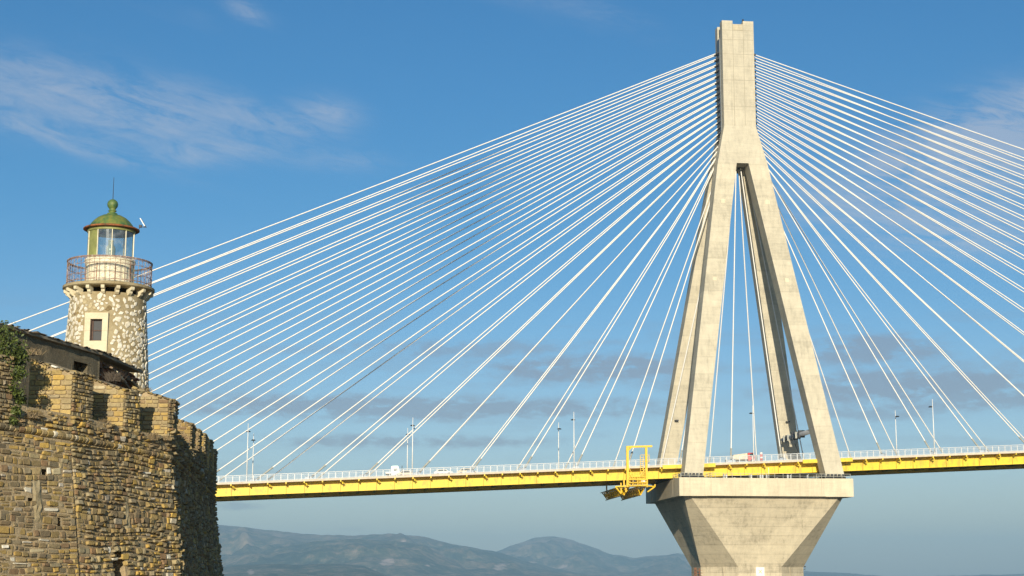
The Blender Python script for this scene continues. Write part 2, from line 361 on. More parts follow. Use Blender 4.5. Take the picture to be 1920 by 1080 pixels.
m, t, b = newmat('mountain_scrub'); MT['mount'] = m; pp = geopos(t)
v = math_n(t, 'ADD', math_n(t, 'MULTIPLY', tnoise(t, pp, .0016, 9, .66), .4), math_n(t, 'MULTIPLY', tnoise(t, vmul(t, pp, (1, 1, .35)), .012, 9, .75), .6))
cc = ramp(t, v, [(.42, (.015, .03, .018)), (.49, (.07, .08, .04)), (.56, (.24, .18, .11)), (.68, (.50, .36, .25))])
se = t.nodes.new('ShaderNodeSeparateXYZ'); t.links.new(pp, se.inputs[0])
hi = math_n(t, 'MULTIPLY', mrange(t, se.outputs[2], 260, 470), mrange(t, tnoise(t, pp, .004, 7, .7), .40, .6))
cc = mix_c(t, math_n(t, 'MULTIPLY', hi, .75), cc, (.36, .27, .22))
at = t.nodes.new('ShaderNodeAttribute'); at.attribute_name = 'scar'
cc = mix_c(t, math_n(t, 'MULTIPLY', mrange(t, math_n(t, 'ADD', at.outputs['Fac'], math_n(t, 'MULTIPLY', math_n(t, 'SUBTRACT', tnoise(t, pp, .0045, 8, .75), .5), 2.6)), .5, .75), .75), cc, (.62, .46, .38))
t.links.new(cc, b.inputs['Base Color']); b.inputs['Roughness'].default_value = 1; b.inputs['Specular IOR Level'].default_value = .05
def pix_dir(x, y):
    d = f+((x-960)/3078.96)*r-((y-540)/3078.96)*u
    return math.atan2(d.dot(VR), d.dot(VF)), d.z/math.hypot(d.x, d.y)
def mountain(name, D, prof, foot, seed, scars=(), crestn=10., n=420, rows=46):
    pts = [pix_dir(x, y) for x, y in prof]; A = [p[0] for p in pts]; E_ = [p[1] for p in pts]
    vs, fs, sc = [], [], []
    for j in range(rows):
        s = j/(rows-1)*1.35                                  # 0 foot, 1 crest, beyond: back slope
        for i in range(n):
            a = A[0]+(A[-1]-A[0])*i/(n-1)
            cr = np.interp(a, A, E_)*D
            d = D-foot*(1-s)
            px, py = a*D, d
            q = Vector((px*.0011+seed, py*.0011, seed))
            rid = 1-abs(mn.noise(q))*2+.5*(1-abs(mn.noise(q*2.3))*2)+.35*mn.noise(q*5.1)+.2*mn.noise(q*11)
            prof_s = min(1, s)**1.15 if s <= 1 else 1-(s-1)*1.2
            edge = math.sin(math.pi*min(1, s))
            z = (cr+CAM.z)*prof_s+edge*(rid-.6)*.34*max(40, cr)
            z += crestn*(mn.noise(Vector((px*.006, seed, 3)))+.6*mn.noise(Vector((px*.015, seed, 7))))*min(1, s)
            if s <= 1: z = min(z, (cr*d/D+CAM.z)*1.0+crestn*1.1)
            w = CAM+VR*(math.tan(a)*d)+VF*d
            vs.append((w.x, w.y, max(-30, z)))
            g = 0.
            if s <= 1:
                # elevation row in photo pixels, used only to know where on the slope the bare rock lies
                ey = math.atan2(max(z, 0)-CAM.z, d); 
                for (sx, sy, wx, wy) in scars:
                    aa, ee = pix_dir(sx, sy)
                    g = max(g, 1-math.hypot((a-aa)*3079/wx, (ey-ee)*3079/wy))
            sc.append(max(0, g))
    fs = [(j*n+i, j*n+i+1, (j+1)*n+i+1, (j+1)*n+i) for j in range(rows-1) for i in range(n-1)]
    me = bpy.data.meshes.new(name); me.from_pydata(vs, [], fs); me.materials.append(MT['mount'])
    at = me.attributes.new('scar', 'FLOAT', 'POINT'); at.data.foreach_set('value', sc)
    me.polygons.foreach_set('use_smooth', [True]*len(fs))
    return link(name, me, None, kind='structure')
mountain('hills', 19000, [(-500, 1010), (300, 1050), (700, 1045), (850, 1050), (900, 1040), (930, 1034), (960, 1022), (1000, 1009), (1030, 1005), (1060, 1008), (1100, 1022), (1150, 1040), (1190, 1045), (1230, 1042), (1270, 1037), (1320, 1045),
          (1400, 1058), (1505, 1070), (1600, 1075), (1680, 1082), (1900, 1076), (2300, 1060)], 4200, 3.1, [(1000, 1058, 46, 14), (1050, 1062, 60, 7)])
mountain('hills', 15000, [(-500, 960), (150, 968), (300, 975), (410, 981), (490, 990), (600, 1003), (660, 1003), (740, 999), (800, 1008), (850, 1020), (890, 1027), (930, 1034), (980, 1050), (1040, 1066), (1120, 1080), (1200, 1095)],
         3600, 8.7, [(755, 1014, 26, 6), (938, 1062, 28, 15), (912, 1040, 20, 5)])
mountain('hills', 12500, [(-300, 1040), (300, 1052), (410, 1043), (500, 1029), (596, 1013), (668, 1009), (740, 1014), (793, 1021), (822, 1037), (850, 1049), (879, 1068), (910, 1092)], 1900, 15.2, [(728, 1052, 36, 13), (800, 1060, 30, 7)], 5)
mountain('hills', 9500, [(-300, 1066), (200, 1070), (410, 1063), (496, 1057), (560, 1058), (630, 1056), (683, 1061), (711, 1073), (760, 1094)], 1500, 21.9, [(470, 1072, 12, 8)], 4)
# haze
HZ = MB(); HZ.span((-32000, -5000, -31), (32000, 24000, 640))
m, t, b = newmat('haze_air'); t.nodes.remove(b)
pv = t.nodes.new('ShaderNodeVolumePrincipled'); pv.inputs['Color'].default_value = (.47, .77, 1.0, 1); pv.inputs['Density'].default_value = 7e-5
pv.inputs['Anisotropy'].default_value = 0.
t.links.new(pv.outputs[0], t.nodes['Material Output'].inputs['Volume'])
HZ.build('haze', m, kind='stuff', label='pale blue haze in the air over the strait', category='haze')

# ------------------------------------------------------------------ THE BRIDGE (x along the deck, slab top at z = 28)
BO = (0, 0, SLAB)
bridge = thing('cable_stayed_bridge', 'long cable-stayed bridge with pale concrete pylon, white stays and yellow deck girder', 'bridge', (0, 0, SEA))
zl = lambda X: 3.727+.04717*X
S = 19.88
# pier shaft: octagon 24.2 m wide
R8 = 12.1; c8 = R8*math.tan(math.pi/8)
oct_ = [(-c8, -R8), (c8, -R8), (R8, -c8), (R8, c8), (c8, R8), (-c8, R8), (-R8, c8), (-R8, -c8)]
ZB = -19.55
mb = MB(BO); n = 8
mb.add([(x, y, ZB) for x, y in oct_]+[(x, y, -31) for x, y in oct_], [(i, (i+1) % 8, 8+(i+1) % 8, 8+i) for i in range(8)]+[tuple(range(8))])
shaft = mb.build('pier_shaft', MT['conc_cap'], bridge)
mb = MB(BO)
for s_ in (-1, 1):
    mb.span((s_*2.3-.04, -R8-.02, -31), (s_*2.3+.04, -R8+.1, ZB-.1)); mb.span((s_*7.9-.04, -9.5, -31), (s_*7.9+.04, -9., ZB-.1))
mb.build('joint', MT['groove'], shaft)
mb = MB(BO); mb.span((-.96, -R8-.14, -21.55), (.96, -R8-.04, -19.63)); sg = mb.build('sign_board', MT['white'], shaft, label='square white board with a pale yellow diagonal cross')
mb = MB(BO)
for s_ in (-1, 1):
    a = math.pi/4*s_; mb2 = [];  ca, sa = math.cos(a), math.sin(a)
    for (qx, qz) in ((-.55, -.07), (.55, -.07), (.55, .07), (-.55, .07)): mb2.append((qx*ca-qz*sa, -R8-.165-.006*s_, -20.6+qx*sa+qz*ca))
    mb2 += [(x, -R8-.145, z) for x, _, z in mb2]; mb.hexa([mb2[i] for i in (0, 1, 2, 3, 4, 5, 6, 7)])
mb.build('cross_mark', MT['sign_y'], sg)
# capital: octagon below, square above, one shallow V-shaped panel on each side
mb = MB(BO); T = 18.3; ch = 1.2; VB = .62
top8 = [(-T+ch, -T), (T-ch, -T), (T, -T+ch), (T, T-ch), (T-ch, T), (-T+ch, T), (-T, T-ch), (-T, -T+ch)]
ZT = -4.0
mb.add([(x, y, ZT) for x, y in top8]+[(x, y, ZB) for x, y in oct_], [(1, 2, 10, 9), (3, 4, 12, 11), (5, 6, 14, 13), (7, 0, 8, 15), tuple(range(8)), tuple(range(15, 7, -1))])
for k in range(4):
    a = k*math.pi/2; rot = lambda p: (p[0]*math.cos(a)-p[1]*math.sin(a), p[0]*math.sin(a)+p[1]*math.cos(a), p[2])
    yy = -T+(T-R8)*VB+.9; zz = ZT+(ZB-ZT)*VB
    P = [(-T+ch, -T, ZT), (T-ch, -T, ZT), (-c8, -R8, ZB), (c8, -R8, ZB), (-T*.70, -T, ZT), (T*.70, -T, ZT), (0, yy, zz)]
    mb.add([rot(p) for p in P], [(4, 5, 6), (0, 4, 6, 2), (5, 1, 3, 6), (2, 6, 3)])
cap = mb.build('pier_capital', MT['conc_cap'], bridge)
# slab
mb = MB(BO); mb.span((-S, -S, -4), (S, S, -.003)); slab = mb.build('pier_slab', MT['conc_slab'], bridge)
for k in range(4):
    for s_ in (-1, 1):
        mb = MB(BO)
        for a_, b_ in ((S-6.3, S+.03),):
            x0, x1 = (a_, b_) if s_ > 0 else (-b_, -a_)
            if k == 0: mb.span((x0, -S-.05, -4.05), (x1, -S+.02, .03))
            if k == 2: mb.span((x0, S-.02, -4.05), (x1, S+.05, .03))
            if k == 1: mb.span((S-.02, x0, -4.045), (S+.05, x1, .025))
            if k == 3: mb.span((-S-.05, x0, -4.045), (-S+.02, x1, .025))
        mb.build('edge_panel', MT['conc_slab'], slab)
mb = MB(BO)
for x in (-18.9, -12.7, 12.6):
    mb.span((x-.02, -S-.055, -3.9), (x+.02, -S+.01, -.1)); mb.span((-S-.055, x-.02, -3.9), (-S+.01, x+.02, -.1))
mb.build('joint', MT['groove'], slab)
# legs
LB, LT = (14.15, 18.45), (1.45, 6.1); YB, YT = (14.15, 18.45), (.9, 5.2); ZL0, ZL1 = .55, 76.4
def leg_pt(ax, ay, z):
    k = (z-ZL0)/(ZL1-ZL0); return (LB[ax]*(1-k)+LT[ax]*k, YB[ay]*(1-k)+YT[ay]*k)
for sx in (-1, 1):
    for sy in (-1, 1):
        mb = MB(BO); vs = []
        for z in (ZL0, ZL1):
            for ax, ay in ((0, 0), (1, 0), (1, 1), (0, 1)):
                x, y = leg_pt(ax, ay, z); vs.append((sx*x, sy*y, z))
        mb.hexa(vs); leg = mb.build('pylon_leg', MT['conc'], bridge)
        mb = MB(BO); bx, by = sx*16.3, sy*16.3
        mb.span((bx-2.35, by-2.35, 0.0), (bx+2.35, by+2.35, .5)); mb.build('base_plate', MT['dark'], leg)
        for k in range(5):
            for side in (0, 1):
                mb = MB(BO)
                if side == 0: mb.span((bx-2.0+k*.85, by-2.75, 0.5), (bx-1.5+k*.85, by-2.2, 1.05))
                else: mb.span((bx-2.75, by-2.0+k*.85, 0.5), (bx-2.2, by-1.5+k*.85, 1.05))
                mb.build('anchor_block', MT['dark'], leg)
        if sy < 0:
            for zz, w_ in ((66.5, 1.05), (47, .9)):
                x0, y0 = leg_pt(0, 1, zz); x1, _ = leg_pt(1, 1, zz); xm = (x0+x1)/2; mb = MB(BO)
                _, ya = leg_pt(0, 1, zz-w_/2); _, yb = leg_pt(0, 1, zz+w_/2)
                mb.hexa([(sx*xm-w_/2, -ya-.06, zz-w_/2), (sx*xm+w_/2, -ya-.06, zz-w_/2), (sx*xm+w_/2, -ya+.1, zz-w_/2), (sx*xm-w_/2, -ya+.1, zz-w_/2),
                         (sx*xm-w_/2, -yb-.06, zz+w_/2), (sx*xm+w_/2, -yb-.06, zz+w_/2), (sx*xm+w_/2, -yb+.1, zz+w_/2), (sx*xm-w_/2, -yb+.1, zz+w_/2)])
                mb.build('cover_plate', MT['conc_slab'], leg)
        else:
            x0, y0 = leg_pt(0, 0, 15.5); x1, y1 = leg_pt(1, 1, 15.5)
            mb = MB(BO); mb.box((sx*(x0+x1)/2, y0*1.0-.75, 15.7), (.9, .8, .25)); mb.build('floodlight', MT['dark'], leg)
# head: two concrete walls and the steel anchor box between them
head_poly = [(-3.94, 86.0), (3.94, 86.0), (3.94, 112.75), (1.3, 112.75), (1.3, 111.9), (-1.3, 111.9), (-1.3, 112.75), (-3.94, 112.75)]
for sy in (-1, 1):
    mb = MB(BO); mb.prism(head_poly, sy*1.35, sy*3.65)
    lo = [(-6.1, 76.4), (6.1, 76.4)]; mb2 = []
    vs = [(-6.1, sy*5.2, 76.4), (6.1, sy*5.2, 76.4), (6.1, sy*.9, 76.4), (-6.1, sy*.9, 76.4), (-3.94, sy*3.65, 86.0), (3.94, sy*3.65, 86.0), (3.94, sy*1.35, 86.0), (-3.94, sy*1.35, 86.0)]
    mb.hexa(vs)
    wl = mb.build('head_wall', MT['conc_head'], bridge)
    if sy < 0:
        g = MB(BO)
        for x in (-1.3, 1.32): g.span((x-.05, -3.668, 86.1), (x+.05, -3.6, 111.8))
        for z, in ((110.3,), (107.9,), (104.2,), (97.6,), (91.,)): g.span((-3.9, -3.666, z-.04), (3.9, -3.6, z+.04))
        g.build('joint', MT['groove'], wl)
        g = MB(BO); g.span((-1.25, -3.70, 110.35), (1.25, -3.6, 111.86)); g.build('recess_panel', MT['conc_cap'], wl)
        g = MB(BO); g.cyl((1.45, -3.2, 112.74), (1.45, -3.2, 113.0), .28, .24, 10); g.lathe((1.45, -3.2, 113.0), [(.2, 0), (.26, .12), (.16, .34), (.001, .4)], 10); g.build('beacon', MT['dark'], wl)
    else:
        g = MB(BO); g.cyl((-2.6, 3.2, 112.7), (-2.6, 3.2, 115.0), .05, .03, 5); g.build('lightning_rod', MT['dark'], wl)
mb = MB(BO); mb.span((-4.15, -1.3, 77.0), (4.15, 1.3, 108.9)); mb.build('anchor_box', MT['core'], bridge)
# stays
def cable(k, side, face):
    X = side*(6+12*k); yd = face*11.3; za = zl(X)+.5
    j = 22-k; zt = 105.35-1.45*min(j, 16)-.85*max(0, j-16); xt = side*min(4.35, .5+1.5*k)
    yt = face*.75
    a = Vector((X, yd, za)); b_ = Vector((xt, yt, zt)); d = b_-a; Ln = d.length
    dz = (3.1 if face < 0 else 2.8)/d.z
    st0 = a+d*dz
    o = MB(BO); N_ = 10 if Ln > 130 else 5; pts = []
    sag = Ln*Ln*1.1e-5
    for i in range(N_+1):
        t_ = i/N_; P = st0.lerp(b_, t_); pts.append(P-Vector((0, 0, 4*sag*t_*(1-t_))))
    R_ = .14; vs = []; 
    e = d.cross(Vector((0, 1, 0))).normalized(); g_ = d.normalized().cross(e)
    for P in pts:
        for q in range(8):
            th = math.pi/4*q; vs.append(P+(e*math.cos(th)+g_*math.sin(th))*R_)
    fs = [(i*8+q, i*8+(q+1) % 8, (i+1)*8+(q+1) % 8, (i+1)*8+q) for i in range(N_) for q in range(8)]
    o.add(vs, fs)
    c = o.build('stay_cable', MT['cable'], bridge, smooth=True)
    tb = MB(BO); tb.cyl(a-d.normalized()*.4, st0+d.normalized()*.05, .24, .20, 8); tb.cyl(st0, st0+d.normalized()*.25, .26, .26, 8)
    tb.build('anchor_tube', MT['tube'], c)
    sk = MB(BO); dn = (b_-pts[-2]).normalized(); sk.cyl(b_-dn*.75, b_+dn*.3, .27, .27, 8); sk.build('socket', MT['dark'], c)
for side in (-1, 1):
    for face in (-1, 1):
        for k in range(23): cable(k, side, face)
# deck
X0, X1 = -284, 284
def prismX(mb, prof, x0, x1):                  # closed (y,z) profile swept along the graded deck
    n = len(prof); vs = [(x0, y, z+zl(x0)) for y, z in prof]+[(x1, y, z+zl(x1)) for y, z in prof]
    return mb.add(vs, [tuple(range(n)), tuple(range(2*n-1, n-1, -1))]+[(i, i+n, (i+1) % n+n, (i+1) % n) for i in range(n)])
mb = MB(BO); prismX(mb, [(-13.6, .02), (-13.6, .45), (-13.25, .45), (-13.25, .3), (13.25, .3), (13.25, .45), (13.6, .45), (13.6, .02)], X0, X1)
deck = mb.build('bridge_deck', MT['fascia'], bridge)
mb = MB(BO); prismX(mb, [(-10.6, .304), (-10.6, .36), (10.6, .36), (10.6, .304)], X0, X1); mb.build('roadway', MT['asphalt'], deck)
mb = MB(BO)
for y in (-10.2, -6.9, -3.4, 3.4, 6.9, 10.2): prismX(mb, [(y-.1, .362), (y-.1, .368), (y+.1, .368), (y+.1, .362)], X0, X1)
mb.build('lane_line', MT['white'], deck, fix=False)
mb = MB(BO); prismX(mb, [(-.3, .36), (-.12, 1.15), (.12, 1.15), (.3, .36)], X0, X1); mb.build('median_barrier', MT['fascia'], deck)
# near girder in 4 m panels
GB = -2.45
def panel_mesh():
    mb = MB(); g = .04717; h = 1.965
    for (xa, xb, ya, yb, za, zb) in ((-h, h, -11.06, -11.0, GB+.06, .015), (-2, 2, -11.45, -10.6, GB, GB+.058), ):
        mb.hexa([(xa, ya, za+g*xa), (xb, ya, za+g*xb), (xb, yb, za+g*xb), (xa, yb, za+g*xa), (xa, ya, zb+g*xa), (xb, ya, zb+g*xb), (xb, yb, zb+g*xb), (xa, yb, zb+g*xa)])
    mb.span((-2.02, -10.998, GB+.1), (-1.9, -10.97, -.2))
    return mb.mesh('girder_panel', MT['yellow'])
pm = panel_mesh()
sf = MB(); sf.hexa([(-2.045, -11.2, GB+.06), (-1.955, -11.2, GB+.06), (-1.955, -11.05, GB+.06), (-2.045, -11.05, GB+.06), (-2.045, -11.1, -.2), (-1.955, -11.1, -.2), (-1.955, -11.05, -.2), (-2.045, -11.05, -.2)])
sfm = sf.mesh('stiffener', simple('weathered_yellow', (.34, .22, .015), .6, .2, 1.))  # dark colour draws each rib's shadow line, which the frontal sun leaves out
XB = -118.85
n0 = int((X0-XB)//4)+1; n1 = int((X1-XB)//4)
for i in range(n0, n1):
    x = XB+4*i+2; link('girder_panel', pm, deck, (x, 0, SLAB+zl(x))); link('stiffener', sfm, deck, (x, 0, SLAB+zl(x)))
br = MB(); br.hexa([(-.07, -13.5, -.02), (.07, -13.5, -.02), (.07, -11.06, -.02), (-.07, -11.06, -.02), (-.07, -13.5, -.2), (.07, -13.5, -.2), (.07, -11.06, -.75), (-.07, -11.06, -.75)])
br.span((-.14, -13.62, -.36), (.14, -13.25, .06))
brm = br.mesh('bracket', MT['yellow'])
pb = MB(); pb.span((-.14, -13.62, -.36), (.14, -13.25, .06)); pb.hexa([(-.07, -13.5, -.02), (.07, -13.5, -.02), (.07, -11.06, -.02), (-.07, -11.06, -.02), (-.07, -13.5, -.2), (.07, -13.5, -.2), (.07, -11.06, -.75), (-.07, -11.06, -.75)])
pb.cyl((.05, -13.0, -.35), (.75, -12.4, -.62), .15, .13, 8); pb.cyl((.45, -12.8, -.3), (.45, -12.8, -.85), .11, .11, 8); pbm = pb.mesh('bracket', MT['yellow'])
for i in range(n0, n1):
    x = XB+4*i; link('bracket', pbm if (i % 2 == 0) else brm, deck, (x, 0, SLAB+zl(x)))
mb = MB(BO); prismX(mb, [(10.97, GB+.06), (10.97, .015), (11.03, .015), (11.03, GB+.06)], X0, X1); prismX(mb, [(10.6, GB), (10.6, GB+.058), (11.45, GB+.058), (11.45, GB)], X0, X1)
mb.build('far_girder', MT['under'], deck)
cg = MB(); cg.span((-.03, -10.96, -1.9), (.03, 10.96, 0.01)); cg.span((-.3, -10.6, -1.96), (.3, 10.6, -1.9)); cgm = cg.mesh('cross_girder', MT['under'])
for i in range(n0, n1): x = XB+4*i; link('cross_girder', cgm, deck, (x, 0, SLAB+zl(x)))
# yellow edge boxes beside the legs
for (a_, b_) in ((-22.4, -10.2), (10.2, 21.9)):
    for sy in (-1, 1):
        mb = MB(BO); y0, y1 = sorted((sy*13.3, sy*13.9))
        prismX(mb, [(y0, -.42), (y0, .42), (y1, .42), (y1, -.42)], a_, b_); mb.build('edge_box', MT['yellow'], deck)
# railing panels, 1.5 m each
def rail_mesh(parts=True):
    mb = MB(); g = .04717
    def bar(xa, xb, z, w, d=.05):
        mb.hexa([(xa, -d, z-w+g*xa), (xb, -d, z-w+g*xb), (xb, d, z-w+g*xb), (xa, d, z-w+g*xa), (xa, -d, z+w+g*xa), (xb, -d, z+w+g*xb), (xb, d, z+w+g*xb), (xa, d, z+w+g*xa)])
    mb.span((-.085, -.08, 0), (.085, .08, 1.45))
    bar(-.0, 1.5, 1.43, .065, .08); bar(0.05, 1.5, 1.12, .035, .04); bar(0.05, 1.5, .12, .045, .04)
    for k in range(1, 12): x = k*.125+.03; mb.hexa([(x-.014, -.011, .12+g*x), (x+.014, -.011, .12+g*x), (x+.014, .011, .12+g*x), (x-.014, .011, .12+g*x), (x-.014, -.011, 1.14+g*x), (x+.014, -.011, 1.14+g*x), (x+.014, .011, 1.14+g*x), (x-.014, .011, 1.14+g*x)])
    return mb
rm = rail_mesh(); rme = rm.mesh('railing_panel', MT['rail'])
x = -174.0
while x < 76: link('railing_panel', rme, deck, (x, -13.45, SLAB+zl(x)+.45)); x += 1.5
def run(xa, xb, y):
    o = MB(BO); x = xa
    while x < xb-.1:
        o.span((x-.05, y-.06, zl(x)+.45), (x+.05, y+.06, zl(x)+1.87)); x += 1.5
    for z, w in ((1.87, .05), (1.59, .022), (.57, .03)): prismX(o, [(y-.04, z-w), (y-.04, z+w), (y+.04, z+w), (y+.04, z-w)], xa, xb)
    return o
run(X0, -174, -13.45).build('railing_run', MT['rail'], deck); run(76.5, X1, -13.45).build('railing_run', MT['rail'], deck)
run(X0, X1, 13.45).build('railing_run', MT['rail'], deck, kind='stuff')
# wind boxes at the near anchors
for side in (-1, 1):
    for k in range(23):
        X = side*(6+12*k); mb = MB(BO); z = zl(X)
        mb.hexa([(X-1.1, -12.0, z+.3), (X+1.1, -12.0, z+.3), (X+1.1, -11.85, z+.3), (X-1.1, -11.85, z+.3), (X-.6, -12.0, z+1.2), (X+.6, -12.0, z+1.2), (X+.6, -11.85, z+1.2), (X-.6, -11.85, z+1.2)])
        mb.build('anchor_shield', MT['blueg'], deck)
# dark box put in for the black shade between deck and slab, with dampers
mb = MB(BO); mb.span((-15.5, -8.5, .0), (16.5, 8.5, .85)); mb.cyl((15.2, -12.9, .1), (15.2, -12.9, 1.9), .12, .12, 8); mb.cyl((15.6, -12.5, .1), (15.6, -12.5, 2.1), .5, .4, 10); mb.build('damper', MT['dark'], bridge)
for x in (-15.2, -5, 5, 15): 
    mb = MB(BO); mb.cyl((x, -10.5, .4), (x, 10.5, .7), .35, .35, 10); mb.build('damper', MT['steel'], bridge)
# slab railing
def srail(x0, x1, y0, y1, h=1.05, parent=slab):
    mb = MB(BO); nn = max(1, int(max(abs(x1-x0), abs(y1-y0))/1.9))
    for i in range(nn+1):
        k = i/nn; X, Y = x0+(x1-x0)*k, y0+(y1-y0)*k; mb.box((X, Y, h/2), (.09, .09, h))
    for z in (h, h*.5): mb.bar((x0, y0, z), (x1, y1, z), .08)
    return mb.build('slab_railing', MT['tube'], parent)
srail(-19.4, 19.4, -19.55, -19.55); srail(-19.55, -19.55, -19.4, 19.4)
srail(-12.5, -12.5, -19.4, -13.2); srail(12.8, 12.8, -19.4, -13.2)
for k, x in enumerate((-9.5, -8.9, -3.2, -1.1, -.6, .3, 5.2, 5.9, 9.8)):
    mb = MB(BO); mb.box((x, -18.6, .45), (.35, .35, .9)); mb.build('equipment_post', MT['rail'], slab)
mb = MB(BO); mb.box((.8, -18.8, 1.2), (.08, .08, 2.4)); mb.build('equipment_post', MT['white'], slab)
# access ladder landing on the shaft, small lamp on the other side
mb = MB(BO)
mb.span((-13.6, -7.2, -21.7), (-12.15, -4.8, -21.6))
for y in (-7.1, -6.3, -5.5, -4.9): mb.bar((-13.55, y, -21.6), (-13.55, y, -19.7), .07)
for z in (-20.3, -21.): mb.bar((-13.55, -7.1, z), (-13.55, -4.9, z), .06); mb.bar((-13.55, -7.1, z), (-12.15, -7.1, z), .06)
for z in np.arange(-30, -20, .5): mb.bar((-12.6, -6.0, z), (-12.6, -5.4, z), .05)
mb.bar((-12.6, -6.0, -30), (-12.6, -6.0, -19.8), .07); mb.bar((-12.6, -5.4, -30), (-12.6, -5.4, -19.8), .07)
mb.build('access_landing', MT['rustrim'], shaft)
mb = MB(BO); mb.bar((12.1, -4.6, -20.2), (12.6, -4.6, -20.0), .08); mb.bar((12.6, -4.6, -20.2), (12.6, -4.6, -19.5), .08); mb.box((12.6, -4.6, -19.4), (.35, .35, .25)); mb.build('nav_lamp', MT['dark'], shaft)

# crossbeam with boxes between the two right legs
cb = thing('crossbeam', 'grey steel crossbeam with small boxes between the two right-hand pylon legs', 'beam', (12.9, 0, SLAB+10.9))
mb = MB((-12.9, 0, -10.9)); mb.cyl((12.9, -12.9, 11.35), (12.9, 12.9, 11.35), .55, .55, 12); mb.build('beam', MT['steel'], cb, smooth=True)
for y in (-3.5, 0.2, 2.2, 7.5):
    mb = MB((-12.9, 0, -10.9)); mb.box((13.0, y, 11.45), (1.5, .7, 1.7 if y != 7.5 else 1.2)); mb.build('sign_box', MT['dark'], cb)
for y in (-1.6, 5.4, 9.0):
    mb = MB((-12.9, 0, -10.9)); mb.box((12.7, y, 11.3), (1.35, .25, 1.5)); mb.build('clamp', MT['tube'], cb)
for y in (2.6, 5.6):
    mb = MB((-12.9, 0, -10.9)); mb.bar((13.0, y, 10.9), (13.0, y, 9.7), .2); mb.build('hanger', MT['steel'], cb)
mb = MB((-12.9, 0, -10.9)); mb.cyl((13.0, 2.6, 9.8), (15.4, 3.6, zl(15)+.5), .07, .07, 6); mb.build('hanger', MT['dark'], cb)

# ------------------------------------------------------------------ maintenance gantry
GX0, GX1 = -30.6, -26.3
gt = thing('maintenance_gantry', 'yellow steel maintenance gantry hung under and beside the deck left of the pylon', 'gantry', (-28.4, -14.5, SLAB-3.4))
GO = (28.4, 14.5, 3.4)
def gbar(name, segs, w, mat='yellow2'):
    mb = MB(GO)
    for a_, b_ in segs: mb.bar(a_, b_, w)
    return mb.build(name, MT[mat], gt)
gbar('post', [((GX0, -14.6, -1.9), (GX0, -14.6, 7.2))], .56); gbar('post', [((GX1, -14.6, -1.9), (GX1, -14.6, 7.0))], .5)
gbar('top_beam', [((GX0-.2, -14.6, 7.1), (-24.9, -14.6, 7.3))], .42)
gbar('corner_brace', [((GX0, -14.6, 6.2), (GX0+.9, -14.6, 7.0))], .3)
gbar('bottom_beam', [((GX0, -14.6, -1.7), (GX1, -14.6, -1.55))], .4)
gbar('platform_rail', [((GX0, -14.6, z), (GX1, -14.6, z+.2)) for z in (-.95, -.3, .3, 1.3)], .16)
gbar('platform_rail', [((GX0+.55*k, -14.6, -1.6), (GX0+.55*k, -14.6, .3)) for k in range(1, 8)], .11)
gbar('cage_bar', [((GX0+.5+.62*k, -14.2, -1.6), (GX0+.5+.62*k, -14.2, 1.4)) for k in range(6)]+[((GX0, -14.2, z), (GX1, -14.2, z+.2)) for z in (-1.2, -.6, .0, .8)], .1)
gbar('cage_bar', [((x, -15.3, -1.6), (x, -15.3, -.3)) for x in (GX0, GX0+1.1, GX0+2.2, GX0+3.3, GX1)]+[((GX0, -15.3, z), (GX1, -15.3, z)) for z in (-1.6, -.9, -.3)], .12)
gbar('brace', [((GX0+.3, -14.5, 2.4), (GX0+1.2, -14.5, .9)), ((GX1-.2, -14.5, 2.2), (GX1-1.7, -14.5, .4)), ((-28.8, -14.5, 1.5), (-28.2, -14.5, .3)), ((-28.2, -14.5, 1.5), (-28.8, -14.5, .3))], .12)
mb = MB(GO)
for z in np.arange(1.6, 5.0, .45): mb.bar((-27.6, -14.2, z), (-26.9, -14.2, z), .08)
mb.bar((-27.6, -14.2, 1.2), (-27.6, -14.2, 5.3), .1); mb.bar((-26.9, -14.2, 1.2), (-26.9, -14.2, 5.3), .1); mb.bar((-27.6, -14.9, 5.3), (-25.6, -14.9, 5.3), .1); mb.bar((-25.7, -14.9, 5.3), (-25.7, -14.9, 3.8), .12); mb.bar((-26.9, -14.9, 3.9), (-25.7, -14.9, 3.9), .12)
mb.build('ladder', MT['yellow2'], gt)
mb = MB(GO); mb.box((-29.3, -14.8, -.55), (.7, .5, .45)); mb.build('control_box', MT['dark'], gt)
mb = MB(GO); mb.box((-27.1, -14.8, -.5), (.8, .5, .5)); mb.build('control_box', MT['white'], gt)
for j, xc in enumerate((-31.0, -27.2)):
    mb = MB(GO); w = .9 if j else 1.1
    y0, y1 = -13.5, 14.0; zt_, zb_ = -1.75, -3.55
    for sx in (-w, w): mb.bar((xc+sx, y0, zt_), (xc+sx, y1, zt_), .16)
    mb.bar((xc, y0+1.2, zb_), (xc, y1-.6, zb_), .18)
    mb.build('truss_chord', MT['yellow2'], gt)
    mb = MB(GO); y = y0+.5; k = 0
    while y < y1-2.2:
        for sx in (-w, w): mb.bar((xc+sx, y, zt_), (xc, y+1.15, zb_), .2); mb.bar((xc, y+1.15, zb_), (xc+sx, y+2.3, zt_), .2)
        mb.bar((xc-w, y, zt_), (xc+w, y, zt_), .08); y += 2.3
    mb.build('truss_lattice', MT['yellow2'], gt)
    mb = MB(GO); mb.span((xc-.3, y0, zt_+.1), (xc+.3, y1, zt_+.16)); mb.build('walkway', MT['under'], gt)
